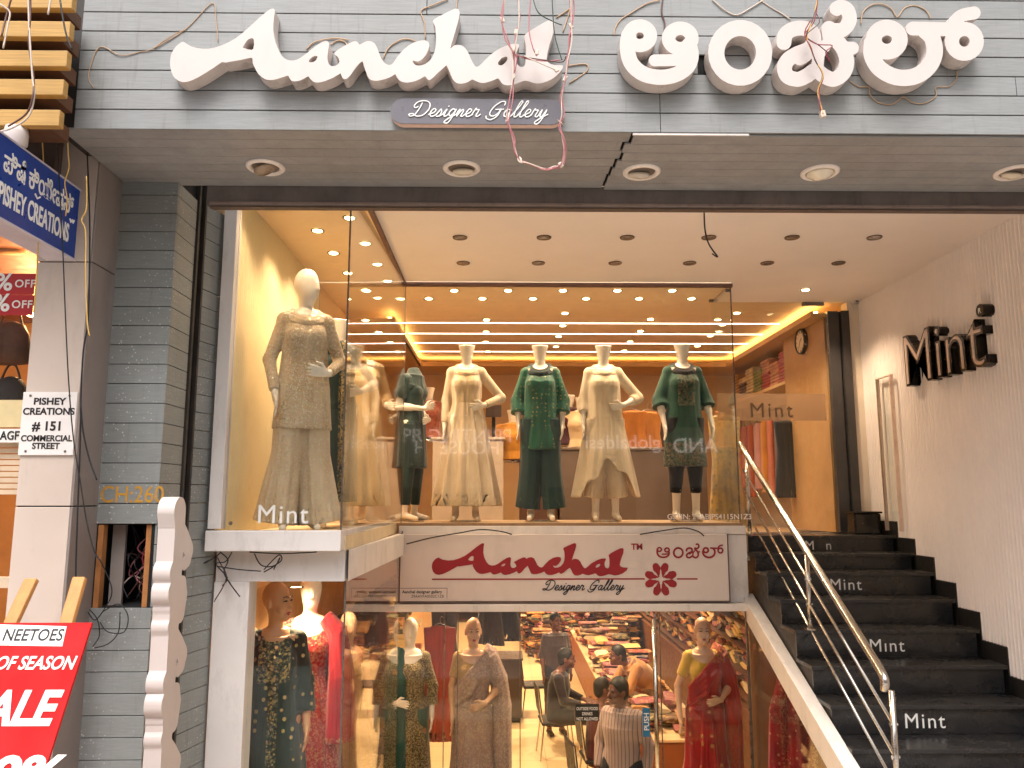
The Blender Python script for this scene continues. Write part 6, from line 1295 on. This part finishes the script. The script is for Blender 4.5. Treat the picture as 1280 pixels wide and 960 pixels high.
for i, (px, nm, a, b) in enumerate(((470, 'copper', '#7a3018', '#5a2010'), (548, 'brick red', '#8a2c14', '#641c0c'), (553, 'grey checked', '#5a4c48', '#3a3030'), (612, 'dark checked', '#4a3a34', '#2c2220'), (633, 'charcoal', '#3a3030', '#241c1c'))):
    p = at(px, 800 if i in (0, 1) else 775, 9.0); garment('%s cloth hanging inside behind the lower mannequins' % nm, p.x, 9.0 + .25 * i, 1.25 if i != 1 else .9, .26, 1.3 if i < 3 else .7, fabric('lower ' + nm, a, b), R(30 * (i % 3 - 1)))
# people
HAIR = mat('black hair', '#0c0a09', .6, var=.3)
def hair(J, parent, back=0):
    hp = J['_hp']; c = hp(0, .014, .028); F = Field(c - V3(.14, .14, .16), c + V3(.14, .14, .14), .008); F.ell(hp(0, .018, .034), (.083, .102, .100), .01, J['hyaw']); F.ell(hp(0, .06, -.03), (.066, .055, .07 + back), .02, J['hyaw'])
    n = hp(0, -1, -.55) - hp(0, 0, 0); F.half(tuple(n), float(n @ hp(0, -.062, .045)), c - .3, c + .3); field_obj('hair', F, HAIR, parent, None)
def person(label, x, y, z, yaw, J, top_m, bot_m, sleeve=.95, s=1.0, male=True, long_top=.80, mous=False, longhair=0):
    t = figure('person', label, 'person', x, y, z, yaw, s, 'people inside the lower shop'); bo = field_obj('body', make_body(J, 'face', male=male, h=.008, bust=not male), SKIN_P, t, None)
    sp = J['sp']; arms = [J[k_] for k_ in ('elL', 'elR', 'wrL', 'wrR')]; lo = np.min(arms + list(sp), 0) - .26; hi = np.max(arms + list(sp), 0) + .24
    F = Field(lo, hi, .01); d0 = sp[0] - sp[1]; d0 = d0 / np.linalg.norm(d0); base = sp[0] + d0 * (.86 - long_top if long_top < .86 else .0)
    F.loft([base] + list(sp), [.205, .195, .19, .17, .185, .185, .10], [.15, .145, .145, .14, .145, .115, .075], .02, (7, .02, .0), None, .0)
    for s_ in 'LR': arm_sleeve(F, J, s_, sleeve, .068, .043)
    F.carve(J['nk'] + V3(0, -.01, .05), (.066, .075, .06)); field_obj('shirt', F, top_m, t, None)
    pts = [J[k_] for k_ in ('hpL', 'hpR', 'knL', 'knR', 'anL', 'anR')]; lo = np.min(pts, 0) - .2; hi = np.max(pts, 0) + .2
    F = Field(lo, hi, .011)
    for s_ in 'LR': F.chain([J['hp' + s_], J['kn' + s_], J['an' + s_] + V3(0, 0, .03)], [.112, .085, .066], .02, 0)
    F.cap(J['hpL'], J['hpR'], .125, .125, .03); field_obj('trousers', F, bot_m, t, None)
    F = Field(np.minimum(J['anL'], J['anR']) - .3, np.maximum(J['anL'], J['anR']) + .3, .01)
    for s_ in 'LR': F.cap(J['an' + s_] + V3(0, .02, -.045), J['to' + s_], .042, .036, .02)
    field_obj('shoes', F, mat('dark shoes', '#1a1412', .5), t, None); hair(J, bo, longhair); face_marks(J, bo, None, '#7a3a34', '#0c0a09')
    if mous: hp = J['_hp']; mb = MB(); mb.tube([hp(-.028, -.086, -.058), hp(0, -.102, -.052), hp(.028, -.086, -.058)], [.003, .008, .003], 8); rawobj('moustache', mb, HAIR, bo)
    return t
SIT = dict(hpL=(-.09, -.02, .50), knL=(-.11, -.44, .50), anL=(-.12, -.42, .09), toL=(-.13, -.56, .035), hpR=(.09, -.02, .50), knR=(.11, -.44, .50), anR=(.12, -.42, .09), toR=(.13, -.56, .035),
           sp=[V3(0, .02, .45), V3(0, .02, .53), V3(0, .02, .68), V3(0, .0, .85), V3(0, -.01, .965), V3(0, -.005, 1.03)], nk=(0, -.01, 1.02), hd=(0, -.05, 1.21), shL=(-.17, -.01, .965), shR=(.17, -.01, .965), elL=(-.25, -.08, .72), elR=(.25, -.08, .72), wrL=(-.14, -.30, .66), wrR=(.14, -.30, .66), hdL=V3(.3, -1, -.2), hdR=V3(-.3, -1, -.2))
SH1 = fabric('striped grey shirt', '#a89088', '#98807a', stripes=('#5a4c50', 190)); JE = fabric('dark trousers', '#1c1a20', '#121016')
J = pose(hyaw=-.55, elL=(-.24, .04, 1.12), wrL=(-.22, -.08, .9), elR=(.25, .05, 1.12), wrR=(.24, -.02, .88)); J['hd'] = V3(-.02, -.05, 1.615)
person('standing moustached man in grey striped shirt just inside the glass door', AT(772, 7.75), 7.75, LF, -.5, J, SH1, JE, .98, .985, True, .74, True)
J = pose(**SIT); J['hyaw'] = .1
person('seated person in maroon top behind the man in striped shirt', AT(745, 9.45), 9.45, LF, R(100), J, fabric('maroon top', '#5a1418', '#3c0c10'), JE, .6, 1.0, False)
J = pose(**SIT); J['hd'] = V3(0, -.10, 1.19)
person('seated man in dark shirt on a black chair looking toward the counter', AT(697, 11.0), 11.0, LF, R(80), J, fabric('dark shirt', '#241c24', '#18121a'), JE, .95, 1.05)
J = pose(hyaw=.2)
person('standing man in grey shirt at the back of the lower shop', AT(693, 11.95), 11.95, LF, .3, J, fabric('grey shirt', '#4a3c40', '#342a2e'), JE, .6, .98)
J = pose(sp=[V3(0, .06, .86), V3(0, .05, .95), V3(0, .0, 1.09), V3(0, -.13, 1.21), V3(0, -.22, 1.29), V3(0, -.27, 1.33)], nk=(0, -.26, 1.32), hd=(0, -.40, 1.42), shL=(-.17, -.21, 1.28), shR=(.17, -.21, 1.28), elL=(-.22, -.34, 1.05), elR=(.22, -.34, 1.05), wrL=(-.12, -.5, .9), wrR=(.12, -.5, .9), hdL=V3(0, -1, -.5), hdR=V3(0, -1, -.5))
person('man in tan shirt bending over the saree counter', AT(803, 10.4), 10.4, LF, R(-75), J, fabric('tan shirt', '#c08a58', '#a87444'), fabric('tan trousers', '#7a5a3c', '#5a4028'), .95)
# ---------------------------------------------------------------- the street side opposite, seen in the glass
OB = thing('opposite_building', 'row of dark shop fronts across the street that mirrors in the glass', 'building', (0, -9, 0))
mb = MB(); mb.box(-16, 16, -9.6, -9.0, 0, 8.2); obj('wall', mb, mat('opposite wall', '#c4b4a4', .7, var=.3, scale=.8), OB)
for i in range(8):
    mb = MB(); x = -13 + 3.6 * i; mb.box(x, x + 2.6, -8.99, -8.95, .2, 2.6); obj('shop_window', mb, mat('opposite glass', '#2a2624', .2, var=.3), OB)
    mb = MB(); mb.box(x + .2, x + 2.0, -8.99, -8.95, 4.4, 5.9); obj('upper_window', mb, mat('opposite upper glass', '#3a3a40', .2), OB)
M_sg = emit('backlit letters', '#fff0e6', 2.2)
def opp(s_, px, py, em, col=M_sg):
    Dv = 14.4 + 8.95; x = (px - 627) * Dv / 975; z = 2.3 + (622 - py) * Dv / 975; obj('sign_lettering', text(s_, em, (x, -8.93, z), (-1, 0, 0), (0, 0, 1), .02, .01, 'CENTER'), col, OB)
opp('AND', 870, 566, .62); opp('globaldesi', 779, 561, .58); opp('PRINTING', 588, 553, .56); opp('HOUSE', 588, 568, .56)
